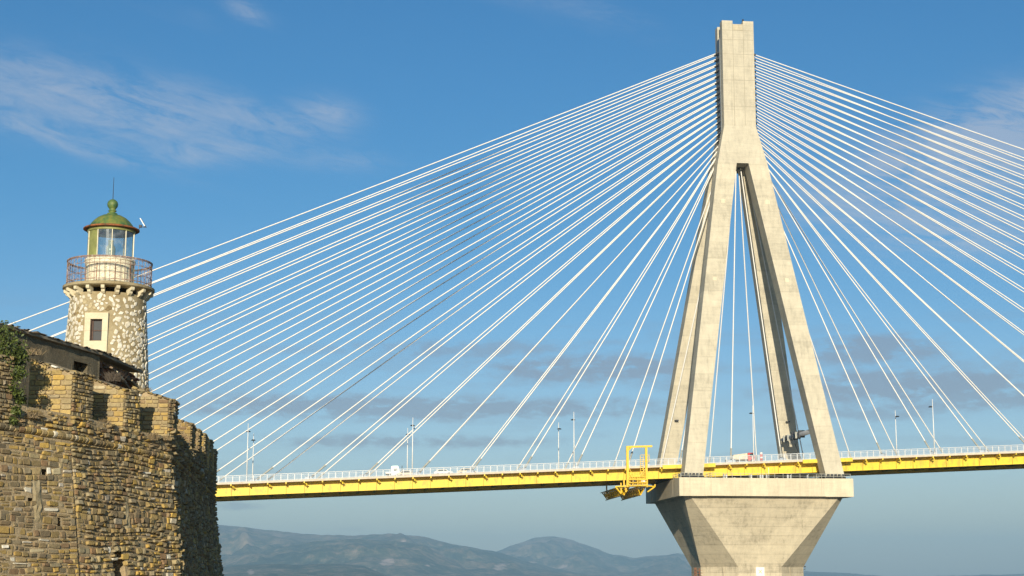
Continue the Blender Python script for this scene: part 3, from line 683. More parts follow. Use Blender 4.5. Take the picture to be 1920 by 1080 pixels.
for segs in ([((-30.4, -14.4, -1.7), (-33.2, -13.4, -1.75)), ((-33.2, -13.4, -1.75), (-31.9, -13.2, -3.3)), ((-31.9, -13.2, -3.3), (-31.9, -13.2, -.9))], [((-30.9, -13.6, -3.0), (-30.6, -13.6, -.4))],
             [((GX1, -14.4, -1.6), (-24.2, -13.6, -1.7)), ((-24.2, -13.6, -1.7), (-25.9, -13.4, -2.9)), ((-24.2, -13.6, -1.2), (-24.2, -13.6, -1.7))]): gbar('outrigger', segs, .26)
gbar('hanger', [((x, y, -1.9), (x, y, zl(-29)-2.2)) for x in (-31, -27.2) for y in (-12, 12)], .3)

# ------------------------------------------------------------------ lamp posts
def lamp(X, y, label):
    g = 'white lamp posts along the bridge deck'
    o = thing('lamp_post', label, 'lamp post', (X, y, SLAB+zl(X)+.45), 0, g); s_ = 1 if y < 0 else -1
    mb = MB(); mb.cyl((0, 0, 0), (0, 0, 12.9), .15, .07, 8); mb.cyl((0, 0, 0), (0, 0, .5), .22, .2, 8); mb.build('pole', MT['white'], o, smooth=True)
    mb = MB(); mb.bar((0, 0, 11.0), (0, s_*1.1, 11.3), .08); mb.build('arm', MT['steel'], o)
    mb = MB(); mb.lathe((0, s_*1.3, 11.2), [(.001, .2), (.3, .18), (.55, 0), (.5, -.08), (.001, -.1)], 12); mb.build('luminaire', MT['dark'], o)
for X, a_, b_ in ((-115.5, 'taller of the two white lamp posts on the deck nearest the castle', 'shorter white lamp post on the far deck edge nearest the castle'),
                  (-79, 'tall near white lamp post just right of the white utility truck on the deck', 'thin far white lamp post just right of the white utility truck, partly behind a stay'),
                  (-42.5, 'tall near white lamp post on the deck left of the yellow gantry', 'shorter far white lamp post on the deck left of the yellow gantry'),
                  (-1, 'white lamp post standing between the pylon legs beside the red and beige truck', None),
                  (41.8, 'leaning tall white lamp post on the near deck edge right of the pylon', 'shorter far white lamp post on the deck right of the pylon')):
    lamp(X, -12.9, a_)
    if b_: lamp(X, 12.9, b_)

# ------------------------------------------------------------------ vehicles on the deck
def wheel(mb, x, y, z, R=.42, w=.25): mb.cyl((x, y-w/2, z), (x, y+w/2, z), R, R, 14)
def roadz(X): return SLAB+zl(X)+.37
def tilt(o): o.rotation_euler = (0, -math.atan(.04717), 0)
def body_poly(mb, poly, w, taper=.0):
    n = len(poly); vs = [(x, -w/2+(taper if z > poly_mid else 0), z) for x, z in poly]+[(x, w/2-(taper if z > poly_mid else 0), z) for x, z in poly]
    mb.add(vs, [tuple(range(n)), tuple(range(2*n-1, n-1, -1))]+[(i, i+n, (i+1) % n+n, (i+1) % n) for i in range(n)])
poly_mid = 1.2
# white utility truck
vn = thing('utility_truck', 'small white utility truck on the deck left of a pair of lamp posts', 'truck', (-82.6, -8.2, roadz(-82.6))); tilt(vn)
poly_mid = 1.6; mb = MB(); body_poly(mb, [(-.9, .5), (.95, .5), (1.0, 1.3), (.8, 2.35), (.65, 2.55), (-.7, 2.55), (-.9, 2.4)], 1.9, .12); cabw = mb.build('cab', MT['white'], vn)
mb = MB(); mb.span((-.3, -.97, 1.5), (.5, -.8, 1.95)); mb.build('window', MT['glassdk'], cabw)
mb = MB(); mb.span((-.6, -.7, 2.56), (.6, .7, 2.64)); mb.build('roof_cover', simple('pale_green_paint', (.45, .72, .66), .5), cabw)
mb = MB(); mb.span((-2.2, -.95, .9), (-.95, .95, 1.25)); mb.build('load_bed', MT['white'], vn)
mb = MB(); mb.bar((1.6, -.4, .5), (1.6, -.4, 2.6), .14); mb.span((-2.1, -.4, .55), (1.7, .4, .88)); mb.build('chassis', MT['dark'], vn)
for x in (-1.5, .35):
    for y in (-.85, .85): mb = MB(); wheel(mb, x, y, .38, .38); mb.build('wheel', MT['rubber'], vn)
# small cars behind the rail
def car(X, y, mat, label, s=1):
    global poly_mid; poly_mid = 1.0
    o = thing('car', label, 'car', (X, y, roadz(X)), 0, 'cars on the bridge deck'); tilt(o)
    mb = MB(); body_poly(mb, [(-2.1, .3), (2.1, .3), (2.12, .72), (1.2, .88), (.6, 1.38), (-1.0, 1.42), (-1.75, .95), (-2.12, .85)], 1.72, .18); mb.build('body', mat, o)
    for sy in (-1, 1):
        mb = MB(); mb.hexa([(-1.45, sy*.86, .95), (.95, sy*.86, .92), (.95, sy*.80, .92), (-1.45, sy*.80, .95), (-.95, sy*.72, 1.33), (.5, sy*.72, 1.3), (.5, sy*.66, 1.3), (-.95, sy*.66, 1.33)]); mb.build('window', MT['glassdk'], o)
    for x in (-1.3, 1.3):
        for yy in (-.78, .78): mb = MB(); wheel(mb, x, yy, .32, .32, .2); mb.build('wheel', MT['rubber'], o)
car(-80.0, -8.6, MT['beige'], 'cream car behind the deck railing between the white truck and a lamp post')
car(-71.8, -8.6, MT['white'], 'white car behind the deck railing, first right of the lamp pair')
car(-66.5, -8.4, MT['beige'], 'beige car behind the deck railing, second right of the lamp pair')
# red and beige truck
tk = thing('truck', 'small truck with red cab and beige load bed between the pylon legs', 'truck', (-2.2, -8.2, roadz(-2.2))); tilt(tk)
mb = MB(); mb.hexa([(-2.6, -1.1, .95), (.75, -1.1, .95), (.75, 1.1, .95), (-2.6, 1.1, .95), (-2.6, -1.1, 2.05), (.75, -1.1, 2.35), (.75, 1.1, 2.35), (-2.6, 1.1, 2.05)]); mb.build('load_bed', MT['beige'], tk)
poly_mid = 1.7; mb = MB(); body_poly(mb, [(.85, .6), (2.5, .6), (2.55, 1.5), (2.25, 2.3), (2.1, 2.42), (.95, 2.42)], 2.0, .1); cab = mb.build('cab', MT['red'], tk)
mb = MB(); mb.span((1.3, -1.065, 1.6), (2.15, -.9, 2.2)); mb.build('window', MT['glassdk'], cab)
mb = MB(); mb.span((-2.5, -.45, .6), (2.3, .45, .94)); mb.build('chassis', MT['dark'], tk)
for x in (-1.7, 1.75):
    for y in (-.95, .95): mb = MB(); wheel(mb, x, y, .45, .45, .28); mb.build('wheel', MT['rubber'], tk)
mk = thing('marker_post', 'red and white banded marker post on the deck right of the truck', 'post', (1.6, -9.6, roadz(1.6)))
mb = MB(); mb.cyl((0, 0, 0), (0, 0, 1.95), .32, .32, 12); mb.build('post', MT['red'], mk)
mb = MB(); mb.cyl((0, 0, 1.95), (0, 0, 2.35), .33, .33, 12); mb.cyl((0, 0, 1.0), (0, 0, 1.3), .33, .33, 12); mb.build('band', MT['white'], mk)
bc = thing('barrier', 'low blue plastic barrier behind the railing left of the truck', 'barrier', (-6.0, -10.8, roadz(-6)))
mb = MB(); mb.hexa([(-1.2, -.3, 0), (1.2, -.3, 0), (1.2, .3, 0), (-1.2, .3, 0), (-1.2, -.1, 1.0), (1.2, -.1, 1.0), (1.2, .1, 1.0), (-1.2, .1, 1.0)]); mb.build('body', MT['blueg'], bc)
mb = MB(); mb.box((0, -.22, .6), (2.2, .05, .16)); mb.build('band', MT['white'], bc)

# ------------------------------------------------------------------ THE CASTLE  (local x to the right, y away, z up; eye level is h = 0)
CR = CAM+VR*(-16)+VF*66; CR.z = 2.0
CO = (16, -66, 3.6)
castle = thing('castle_bastion', 'old ochre and grey stone castle bastion with worn merlons at the left', 'castle', CR, YAW)
def to_world(p): return CAM+VR*p[0]+VF*p[1]+Vector((0, 0, p[2]))
def pixel(p):
    d = to_world(p)-CAM; k = d.dot(f); return 960+3078.96*d.dot(r)/k, 540-3078.96*d.dot(u)/k, k
# stone shapes
def stone_shape(seed, rough=.16, rnd_=.8, n=8):
    q = random.Random(seed); vs = []; fs = []
    base = [(-1, -.72), (-1, .7), (-.84, 1), (.82, 1), (1, .74), (1, -.7), (.83, -1), (-.8, -1)]
    out = [(.5*x*(1+q.uniform(-rough, rough*.4)), .5*z*(1+q.uniform(-rough, rough*.4))) for x, z in base]
    tx, tz = q.uniform(-.12, .12), q.uniform(-.12, .12)
    for (sc, y) in ((1.0, -.6), (1.0, .55), (rnd_, 1.0)):
        for (x, z) in out: vs.append((x*sc+(0), y+(x*tx+z*tz if y > 0 else 0)*3.0+(q.uniform(-.1, .1) if y > 0 else 0), z*sc))
    vs.append((q.uniform(-.1, .1), 1.0+q.uniform(-.05, .15), q.uniform(-.1, .1)))
    for a_ in (0, 8):
        for i in range(8): j = (i+1) % 8; fs.append((a_+i, a_+j, a_+8+j, a_+8+i))
    for i in range(8): fs.append((16+i, 16+(i+1) % 8, 24))
    return vs, fs
SHAPES = [stone_shape(i, .16, .90) for i in range(22)]+[stone_shape(50+i, .08, .93) for i in range(10)]+[stone_shape(90+i, .36, .78) for i in range(10)]
SV = [np.array(s[0]) for s in SHAPES]
KIND = {'rubble': (0, 22), 'ashlar': (22, 32), 'chunk': (32, 42)}
STONES = []                                    # (matrix 4x4 numpy in castle space, shape, material, owner, name)
def put(P, X, Y, Z, sx, sy, sz, kind, mat, owner, name='stone', rot=None, yaw=0.):
    R_ = np.array([X, Y, Z]).T
    if yaw: cy_, sy_ = math.cos(yaw), math.sin(yaw); R_ = R_ @ np.array([[cy_, -sy_, 0], [sy_, cy_, 0], [0, 0, 1]])
    if rot is not None:
        c_, s_ = math.cos(rot), math.sin(rot); R_ = R_ @ np.array([[c_, 0, -s_], [0, 1, 0], [s_, 0, c_]])
    m_ = np.eye(4); m_[:3, :3] = R_ @ np.diag([sx, sy, sz]); m_[:3, 3] = P
    a_, b_ = KIND[kind]
    STONES.append([m_, rnd.randrange(a_, b_), mat, owner, name, R_, (sx, sy, sz)])
class Face:
    def __init__(s, a, b, href=5.0, bat=0., k0=1., k1=1.):
        s.k0, s.k1 = k0, k1
        s.a = Vector((a[0], a[1], 0)); d = Vector((b[0]-a[0], b[1]-a[1], 0)); s.len = d.length; s.d = d/s.len
        s.n = Vector((s.d.y, -s.d.x, 0)); s.bat = bat; s.href = href
        s.Z = Vector((-s.n.x*bat, -s.n.y*bat, 1)).normalized(); s.X = -s.d; s.Y = s.X.cross(s.Z)*-1
        if s.Y.dot(s.n) < 0: s.Y = -s.Y
    def pt(s, u_, h, o=0.):
        p = s.a+s.d*u_+s.n*(s.bat*max(0, s.href-h)); p.z = h*(s.k0+(s.k1-s.k0)*u_/s.len); return p+s.Y*o
def masonry(F, h0, h1, owner, mat, kind='rubble', hh=(.12, .26), ww=(.18, .5), gap=.03, dep=(.03, .11), skip=(), top=None, wave=.05, u0=0., u1=None, thin=.22, bond=None, chunk=.12):
    u1 = F.len if u1 is None else u1
    v = h0; seed = rnd.random()*100
    while v < h1-.05:
        ch_ = min(rnd.uniform(*hh), h1-v) if h1-v > hh[0]*.6 else h1-v
        u_ = u0+rnd.uniform(-.1, .0)
        while u_ < u1-.03:
            w = rnd.uniform(*ww)*(1.25 if rnd.random() < .15 else 1)
            if u_+w > u1-.08: w = u1-u_
            ua = max(u_, u0); wc = u_+w-ua
            subs = [(0, ch_)]
            if ch_ > .17 and rnd.random() < thin:
                k = rnd.uniform(.35, .65); subs = [(0, ch_*k), (ch_*k, ch_)]
            for (sa, sb) in subs:
                uc = ua+wc/2; vc = v+(sa+sb)/2
                wv = wave*mn.noise(Vector((uc*.45, v*.9, seed)))*1.6
                vv = vc+wv
                if top is not None and vv+(sb-sa)*.4 > top(uc): continue
                if any(a_ < uc < b_ and c_ < vv < d_ for a_, b_, c_, d_ in skip): continue
                if wc < .06: continue
                kd = 'chunk' if (kind == 'rubble' and rnd.random() < chunk) else kind
                sy = rnd.uniform(*dep); o_ = rnd.uniform(-.12, .12)*(1 if kind == 'rubble' else .4)
                mm = mat if isinstance(mat, str) else mat[0] if rnd.random() < mat[2] else mat[1]
                put(F.pt(uc, vv, 0), F.X, F.Y, F.Z, max(.04, wc-gap*rnd.uniform(.6, 1.5)), sy, max(.035, (sb-sa)-gap*rnd.uniform(.6, 1.4)), kd, mm, owner, rot=rnd.uniform(-.06, .06)*(1 if kind == 'rubble' else .35), yaw=o_)
            u_ += w
        v += ch_
# plan of the wall line
PA, PB, PC_, PD = (-20.86, 48.9), (-15.74, 58.5), (-13.44, 64.5), (-18.66, 103.3)
FA = Face(PA, PB, 5.0, .15, 1.058, .979); FB = Face(PB, PC_, 5.0, .15, .979, .922); FC = Face(PC_, PD, 5.0, .14, .922, 1.); FE = Face(PD, (-30, 106), 5.0, .17)
# backing wall with real openings
def backing(F, h0, h1, skips, mb, step=.3, inset=.0, top=None):
    nu = max(2, int(F.len/step)); nv = max(2, int((h1-h0)/step)); vs = []
    for j in range(nv+1):
        for i in range(nu+1):
            uu, hh_ = F.len*i/nu, h0+(h1-h0)*j/nv
            vs.append(F.pt(uu, hh_, inset+.04*mn.noise(Vector((uu*1.3, hh_*1.3, F.len)))*(0 < i < nu)))
    fs = []
    for j in range(nv):
        for i in range(nu):
            uc, hc = F.len*(i+.5)/nu, h0+(h1-h0)*(j+.5)/nv
            if any(a_ < uc < b_ and c_ < hc < d_ for a_, b_, c_, d_ in skips): continue
            k = j*(nu+1)+i; fs.append((k, k+1, k+nu+2, k+nu+1))
    mb.add(vs, fs)
HOLES_A = [(9.35, 9.65, 3.55, 3.8), (8.6, 8.85, 2.6, 2.8), (9.9, 10.15, 1.9, 2.1)]
HOLES_B = [(2.05, 2.75, -1.2, .85), (2.2, 2.6, .85, 1.1), (3.1, 3.4, 3.3, 3.5), (5.1, 5.3, 2.4, 2.6)]
HOLES_C = [(9, 9.6, 3.2, 3.6), (17, 17.6, 3.4, 3.9), (24, 24.7, 2.8, 3.2)]
mb = MB(CO)
backing(FA, -3.6, 5.9, HOLES_A, mb, .15); backing(FB, -3.6, 5.9, HOLES_B, mb, .15); backing(FC, -3.6, 5.9, HOLES_C, mb, .3); backing(FE, -3.6, 7.6, [], mb, .6)
for F, H in ((FA, HOLES_A), (FB, HOLES_B), (FC, HOLES_C)):       # recesses behind the openings
    for (a_, b_, c_, d_) in H:
        q = [F.pt(x, z, -o) for o in (0, .9) for x, z in ((a_-.1, c_-.1), (b_+.1, c_-.1), (b_+.1, d_+.1), (a_-.1, d_+.1))]
        mb.add(q, [(0, 1, 5, 4), (1, 2, 6, 5), (2, 3, 7, 6), (3, 0, 4, 7), (4, 5, 6, 7)])
# terrace behind the parapet
INN = [(-22.6, 49.3), (-17.3, 58.9), (-15.0, 64.8), (-20.2, 103.0)]
OUT = [PA, PB, PC_, PD]
for i in range(3):
    a_, b_ = OUT[i], OUT[i+1]; c_, d_ = INN[i+1], INN[i]; hi_ = (5.6, 5.35, 5.9)[i]
    mb.add([(a_[0], a_[1], hi_), (b_[0], b_[1], hi_), (c_[0], c_[1], hi_+.3), (d_[0], d_[1], hi_+.3)], [(0, 1, 2, 3)])
    mb.add([(c_[0], c_[1], hi_+.3), (d_[0], d_[1], hi_+.3), (d_[0]-14, d_[1]+2, hi_+.8), (c_[0]-14, c_[1]+2, hi_+.8)], [(0, 1, 2, 3)])
ramp_o = mb.build('rampart', MT['mortar'], castle, fix=False)
GP, GJ = 'stoneG', 'stoneJ'
BARE_A = [(8.9, 9.25, 2.0, 3.3)]; BARE_B = [(3.0, 3.3, 1.9, 3.1)]
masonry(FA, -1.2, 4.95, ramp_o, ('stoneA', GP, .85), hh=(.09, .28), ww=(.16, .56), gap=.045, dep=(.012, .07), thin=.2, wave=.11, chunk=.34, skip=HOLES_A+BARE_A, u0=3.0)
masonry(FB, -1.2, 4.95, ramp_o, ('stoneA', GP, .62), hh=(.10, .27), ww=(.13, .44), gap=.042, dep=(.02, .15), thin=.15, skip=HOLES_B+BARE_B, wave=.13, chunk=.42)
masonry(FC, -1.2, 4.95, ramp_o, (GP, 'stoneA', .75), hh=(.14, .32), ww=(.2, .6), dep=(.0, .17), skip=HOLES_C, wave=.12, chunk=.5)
# above the string course
masonry(FA, 5.17, 5.80, ramp_o, ('stoneA', GP, .7), hh=(.12, .22), ww=(.15, .38), dep=(.02, .16), u0=3, top=lambda x: 5.75+.12*math.sin(x*5), chunk=.5)
masonry(FB, 5.17, 5.86, ramp_o, ('stoneA', GP, .6), hh=(.12, .22), ww=(.15, .36), dep=(.02, .18), top=lambda x: 5.82+.12*math.sin(x*6), chunk=.6)
masonry(FC, 5.17, 6.40, ramp_o, (GP, 'stoneA', .7), hh=(.14, .28), ww=(.2, .5), dep=(.02, .26), top=lambda x: 6.25+.2*math.sin(x*3), chunk=.6)
mb = MB(CO)
FC2 = Face(PC_, PD, 5.0, 0., .922, 1.); backing(FC2, 5.8, 6.2, [], mb, .3); mb.build('parapet_base', MT['mortar'], castle, fix=False)
# ledge rubble lying on the sills
for F, ln_, hb in ((FA, (7, FA.len), 5.75), (FB, (0, FB.len), 5.78), (FC, (0, FC.len), 6.25)):
    x = ln_[0]
    while x < ln_[1]:
        put(F.pt(x, hb+rnd.uniform(0, .06), -rnd.uniform(.0, .5)), F.X, F.Y, F.Z, rnd.uniform(.12, .3), rnd.uniform(.08, .2), rnd.uniform(.06, .15), 'chunk', GP if rnd.random() < .6 else 'stoneA', ramp_o, rot=rnd.uniform(-.5, .5)); x += rnd.uniform(.08, .22)
# plaster patches
for F, (a_, b_, c_, d_) in ((FA, BARE_A[0]), (FB, BARE_B[0])):
    mb = MB(CO); vs = []
    for j in range(10):
        for i in range(5):
            e_ = .05*mn.noise(Vector((i*.9, j*.8, a_))); k = 0 if (i in (0, 4) or j in (0, 9)) else .05+e_
            vs.append(F.pt(a_-.05+(b_-a_+.1)*i/4+e_, c_-.1+(d_-c_+.2)*j/9+e_, k))
    mb.add(vs, [(j*5+i, j*5+i+1, (j+1)*5+i+1, (j+1)*5+i) for j in range(9) for i in range(4)]); mb.build('plaster_patch', MT['towerp'], ramp_o, fix=False)
# string course: rounded stones
def cordon_shape(seed, n=7):
    q = random.Random(seed); vs, fs = [], []
    for (x, s_) in ((-.5, .86), (-.38, 1.), (.38, 1.), (.5, .86)):
        for i in range(n):
            t_ = math.pi*i/(n-1); vs.append((x, math.sin(t_)*s_*(1+q.uniform(-.05, .05)), -math.cos(t_)*.5*s_))
    for j in range(3):
        for i in range(n-1): fs.append((j*n+i, j*n+i+1, (j+1)*n+i+1, (j+1)*n+i))
    fs += [tuple(range(n)), tuple(range(4*n-1, 3*n-1, -1))]
    return vs, fs
c0 = len(SHAPES)
for i in range(8):
    s_ = cordon_shape(i); SHAPES.append(s_); SV.append(np.array(s_[0]))
KIND['cordon'] = (c0, c0+8)
for F, a_, w_ in ((FA, 3.0, (.18, .34)), (FB, 0, (.15, .30)), (FC, 0, (.3, .6))):
    x = a_
    while x < F.len:
        w = min(rnd.uniform(*w_), F.len-x+.05)
        if True:
            put(F.pt(x+w/2, 5.08+rnd.uniform(-.01, .01), -.02), F.X, F.Y, F.Z, w-.015, rnd.uniform(.17, .20), rnd.uniform(.24, .27), 'cordon', 'stoneA' if rnd.random() < .9 else GP, ramp_o, 'cordon_stone')
        x += w
# merlons
def along(F, D):                               # length along the face at depth D
    return (D-F.a.y)/F.d.y
OLDL = {id(FA): ((-17.28, 55.38), .266), id(FB): ((-16.08, 59.77), .157), id(FC): ((-14.46, 70.07), -.1228)}
def on_wall(F, D):                             # where the sight line to the surveyed depth D meets this wall
    (l0, d0), m_ = OLDL[id(F)]; rho = (l0+m_*(D-d0))/D; q = F.d.x/F.d.y
    Dn = (F.a.x-q*F.a.y)/(rho-q); return Dn, Dn/D
def merlon(F, D0, D1, hs, ht, th=1.6, rise=.33, jm=GJ, om=GP, jt=None, outer=True, ragged=.0):
    D0, k_ = on_wall(F, D0); D1, k2 = on_wall(F, D1); hs *= k_; ht *= (k_+k2)/2; th *= k_
    u0_, u1_ = along(F, D0), along(F, D1)
    p0, p1 = F.pt(u0_, 9, 0), F.pt(u1_, 9, 0)
    i0 = Vector((p0.x-th, p0.y, 0)); i1 = Vector((p1.x-th, p1.y, 0))
    e_ = .02; mb = MB(CO); q = []
    for h_, k in ((hs-.1, 0), (ht, 1)):
        for P, inn in ((p0, 0), (p1, 0), (i1, 1), (i0, 1)):
            q.append((P.x-(e_ if not inn else 0), P.y+(e_ if P in (p0, i0) else 0), h_+(rise*th if (k and inn) else 0)))
    mb.hexa(q); M_ = mb.build('merlon', MT['mortar'], castle)
    J = Face((i0.x, i0.y), (p0.x, p0.y)); O = Face((p0.x, p0.y), (p1.x, p1.y))
    tj = lambda x: ht+rise*(th-x)+.02
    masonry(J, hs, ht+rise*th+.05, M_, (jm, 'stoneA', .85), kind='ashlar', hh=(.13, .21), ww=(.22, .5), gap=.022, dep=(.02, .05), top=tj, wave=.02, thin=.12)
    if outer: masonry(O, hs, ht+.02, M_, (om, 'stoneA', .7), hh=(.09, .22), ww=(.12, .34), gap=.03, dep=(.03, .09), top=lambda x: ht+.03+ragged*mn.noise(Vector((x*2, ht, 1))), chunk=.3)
    # coping stones along the sloping top edge of the jamb and along the outer edge
    x = 0.
    while x < th:
        w = rnd.uniform(.14, .34); xc = min(x+w/2, th-.03)
        put(J.pt(xc, ht+rise*(th-xc)+.01, -.12), J.X, J.Y, J.Z, w-.02, .2, rnd.uniform(.07, .13), 'chunk', 'stoneA' if rnd.random() < .5 else GP, M_, rot=.32); x += w
    x = 0.
    while x < O.len:
        w = rnd.uniform(.16, .36)
        put(O.pt(min(x+w/2, O.len-.05), ht+.02+rnd.uniform(-.03, .05), -.15), O.X, O.Y, O.Z, w, .24, rnd.uniform(.07, .16), 'chunk', GP, M_, rot=rnd.uniform(-.12, .12)); x += w
    return M_
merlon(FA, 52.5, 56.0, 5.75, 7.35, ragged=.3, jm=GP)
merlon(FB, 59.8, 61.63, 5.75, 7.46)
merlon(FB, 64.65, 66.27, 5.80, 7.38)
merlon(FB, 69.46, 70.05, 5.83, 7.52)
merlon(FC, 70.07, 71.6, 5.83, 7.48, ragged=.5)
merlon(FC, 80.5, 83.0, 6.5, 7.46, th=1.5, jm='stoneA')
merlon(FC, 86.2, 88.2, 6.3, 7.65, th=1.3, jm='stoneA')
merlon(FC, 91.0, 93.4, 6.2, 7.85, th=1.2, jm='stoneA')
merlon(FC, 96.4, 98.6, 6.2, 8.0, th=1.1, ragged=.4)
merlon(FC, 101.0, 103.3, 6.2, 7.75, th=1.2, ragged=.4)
# merge: the biggest stones in the picture are parts of their own, the rest of each owner's stones are joined
def score(s):
    P = s[0][:3, 3]; x, y, k = pixel(P); R_ = s[5]; nrm = R_[:, 1]
    view = np.array([P[0], P[1], P[2]]); view = view/np.linalg.norm(view); fc = -float(view @ nrm)
    if fc <= 0.02: return -1
    if x < 2 or x > 1918 or y < 2 or y > 1076: return 0
    return s[6][0]*s[6][2]*fc/(k*k)
white_at = [(86, 808), (98, 813), (221, 839), (33, 1055), (24, 1057), (70, 1040), (12, 1025), (92, 950), (305, 1065), (317, 1068), (312, 1045), (85, 1012), (212, 1050), (205, 1035), (96, 880), (104, 884), (275, 890), (42, 1018), (262, 735), (50, 925), (100, 690)]
pix = [pixel(s[0][:3, 3])[:2] for s in STONES]
for (wx, wy) in white_at:
    i = min(range(len(STONES)), key=lambda k: (pix[k][0]-wx)**2+(pix[k][1]-wy)**2+(1e6 if score(STONES[k]) <= 0 else 0)); STONES[i][2] = 'stoneW'
def emit(stones, limit, off):
    byname = {}
    for s in stones: byname.setdefault(s[4], []).append(s)
    for name, lst in byname.items():
        lst.sort(key=score, reverse=True); meshes = {}
        lim = limit
        for s in [q for q in lst[:lim] if score(q) > 0]:
            key = (s[1], s[2])
            if key not in meshes:
                me = bpy.data.meshes.new(name); me.from_pydata([tuple(v) for v in SHAPES[s[1]][0]], [], SHAPES[s[1]][1]); me.materials.append(MT[s[2]]); meshes[key] = me
            o = bpy.data.objects.new(name, meshes[key]); C.objects.link(o); o.parent = s[3]
            m_ = s[0].copy(); m_[:3, 3] += np.array(off); o.matrix_local = Matrix(m_.tolist())
            s.append(True)
        rest = [s for s in lst if len(s) == 7]; groups = {}
        for s in rest: groups.setdefault((s[3].name, s[2]), []).append(s)
        for (ow, mat), g in groups.items():
            V, Fc = [], []; k = 0
            for s in g:
                v = SV[s[1]] @ s[0][:3, :3].T+s[0][:3, 3]+np.array(off); V.append(v); Fc += [tuple(i+k for i in q) for q in SHAPES[s[1]][1]]; k += len(v)
            nm = {'stone': 'masonry', 'cordon_stone': 'cordon', 'tower_stone': 'tower_rubble'}.get(name, name)
            me = bpy.data.meshes.new(nm); me.from_pydata(np.concatenate(V).tolist(), [], Fc); me.materials.append(MT[mat])
            link(nm, me, g[0][3], kind='stuff')
emit(STONES, 300, CO)

# ------------------------------------------------------------------ the rendered building on the bastion
HB = CAM+VR*(-17.7)+VF*70; HB.z = 5.6+5.7; HO = (17.7, -70, -5.7)
house = thing('guard_house', 'low building with rough brown render and thin slab roof on top of the bastion', 'building', HB, YAW)
W0, W1, W2, W3 = (-20.6, 57.0), (-17.70, 70.0), (-17.36, 76.0), (-23.5, 77.5)
FH1 = Face(W0, W1, 0, 0); FH2 = Face(W1, W2, 0, 0)
mb = MB(HO); backing(FH1, 5.5, 9.43, [(FH1.len-2.35, FH1.len-1.15, 8.5, 8.92)], mb, .12)
q = [FH1.pt(x, z, -o) for o in (0, .5) for x, z in ((FH1.len-2.45, 8.4), (FH1.len-1.05, 8.4), (FH1.len-1.05, 9.0), (FH1.len-2.45, 9.0))]
mb.add(q, [(0, 1, 5, 4), (1, 2, 6, 5), (2, 3, 7, 6), (3, 0, 4, 7), (4, 5, 6, 7)])
mb.build('wall', MT['plaster'], house, fix=False)
mb = MB(HO); backing(FH2, 5.5, 9.43, [], mb, .2, -.35); mb.add([FH1.pt(FH1.len, 5.5), FH1.pt(FH1.len, 9.43), FH2.pt(0, 9.43, -.35), FH2.pt(0, 5.5, -.35)], [(0, 1, 2, 3)])
mb.add([(W2[0]-.35, W2[1], 5.5), (W3[0], W3[1], 5.5), (W3[0], W3[1], 9.43), (W2[0]-.35, W2[1], 9.43)], [(0, 1, 2, 3)])
mb.build('wall', MT['mortar'], house, fix=False)
# roof slab with ragged edge
edge = []
for F_, a_, b_, o_ in ((FH1, 0, FH1.len, .15), (FH2, 0, FH2.len, .15)):
    x = a_
    while x < b_: edge.append(F_.pt(x, 0, o_+.05*mn.noise(Vector((x*3, 0, 5))))); x += .3
edge.append(FH2.pt(FH2.len+.1, 0, .15))
n_ = len(edge); mb = MB(HO)
top = [(p.x, p.y, 9.55+.03*mn.noise(Vector((i*.7, 1, 1)))) for i, p in enumerate(edge)]; bot = [(p.x, p.y, 9.45+.02*mn.noise(Vector((i*.9, 1, 1)))) for i, p in enumerate(edge)]
back = [(p.x-4.5, p.y+.4, 9.8) for p in edge]
mb.add(top+bot+back, [(i, i+1, n_+i+1, n_+i) for i in range(n_-1)]+[(i, i+1, 2*n_+i+1, 2*n_+i) for i in range(n_-1)]+[(n_+i, n_+i+1, 2*n_+i+1, 2*n_+i) for i in range(n_-1)]+[(n_-1, 2*n_-1, 3*n_-1)])
roof = mb.build('roof', MT['rooft'], house)
sl = MB(); sl.v = [tuple(v) for v in SHAPES[3][0]]; sl.f = SHAPES[3][1]; slm = [ ]
for i in range(4):
    me = bpy.data.meshes.new('slate'); me.from_pydata([tuple(v) for v in SHAPES[i*3][0]], [], SHAPES[i*3][1]); me.materials.append(MT['rooft']); slm.append(me)
for F_ in (FH1, FH2):
    x = 0. if F_ is FH2 else 2.5
    while x < F_.len+.1:
        w = rnd.uniform(.18, .42); o = link('slate', slm[rnd.randrange(4)], roof, F_.pt(min(x+w/2, F_.len+.1), 9.58+rnd.uniform(-.03, .04), .0)+Vector(HO))
        o.scale = (w, rnd.uniform(.10, .20), rnd.uniform(.025, .06)); o.rotation_euler = (rnd.uniform(-.15, .15), rnd.uniform(-.2, .2), math.atan2(F_.d.y, F_.d.x)+math.pi); x += w*.8
# broken bricks and boards under the eave of the second wall
bw = MB(); bw.span((-.5, -.5, -.5), (.5, .5, .5)); bm_ = bw.mesh('brick', MT['brick'])
for row in range(9):
    h_ = 8.35+row*.11; x = .1+rnd.uniform(0, .2)
    while x < 5.8:
        w = rnd.uniform(.2, .5)
        if rnd.random() < .82:
            o = link('brick', bm_, house, FH2.pt(x+w/2, h_+rnd.uniform(-.03, .03), -.26+rnd.uniform(-.05, .12))+Vector(HO)); o.scale = (w*.94, .28, .085)
            o.rotation_euler = (0, rnd.uniform(-.1, .1), math.atan2(F_.d.y, F_.d.x)+rnd.uniform(-.08, .08))
        x += w
for (x, h_, ln_, w_) in ((2.6, 8.85, 1.5, .3), (3.6, 8.6, 1.8, .22), (1.6, 9.0, 1.0, .2), (4.8, 8.8, 1.2, .25)):
    o = link('board', bw.mesh('board', MT['dressed'] if x == 2.6 else MT['rooft']), house, FH2.pt(x, h_, .1)+Vector(HO)); o.scale = (ln_, .3, .08); o.rotation_euler = (.4, .22, math.atan2(FH2.d.y, FH2.d.x))

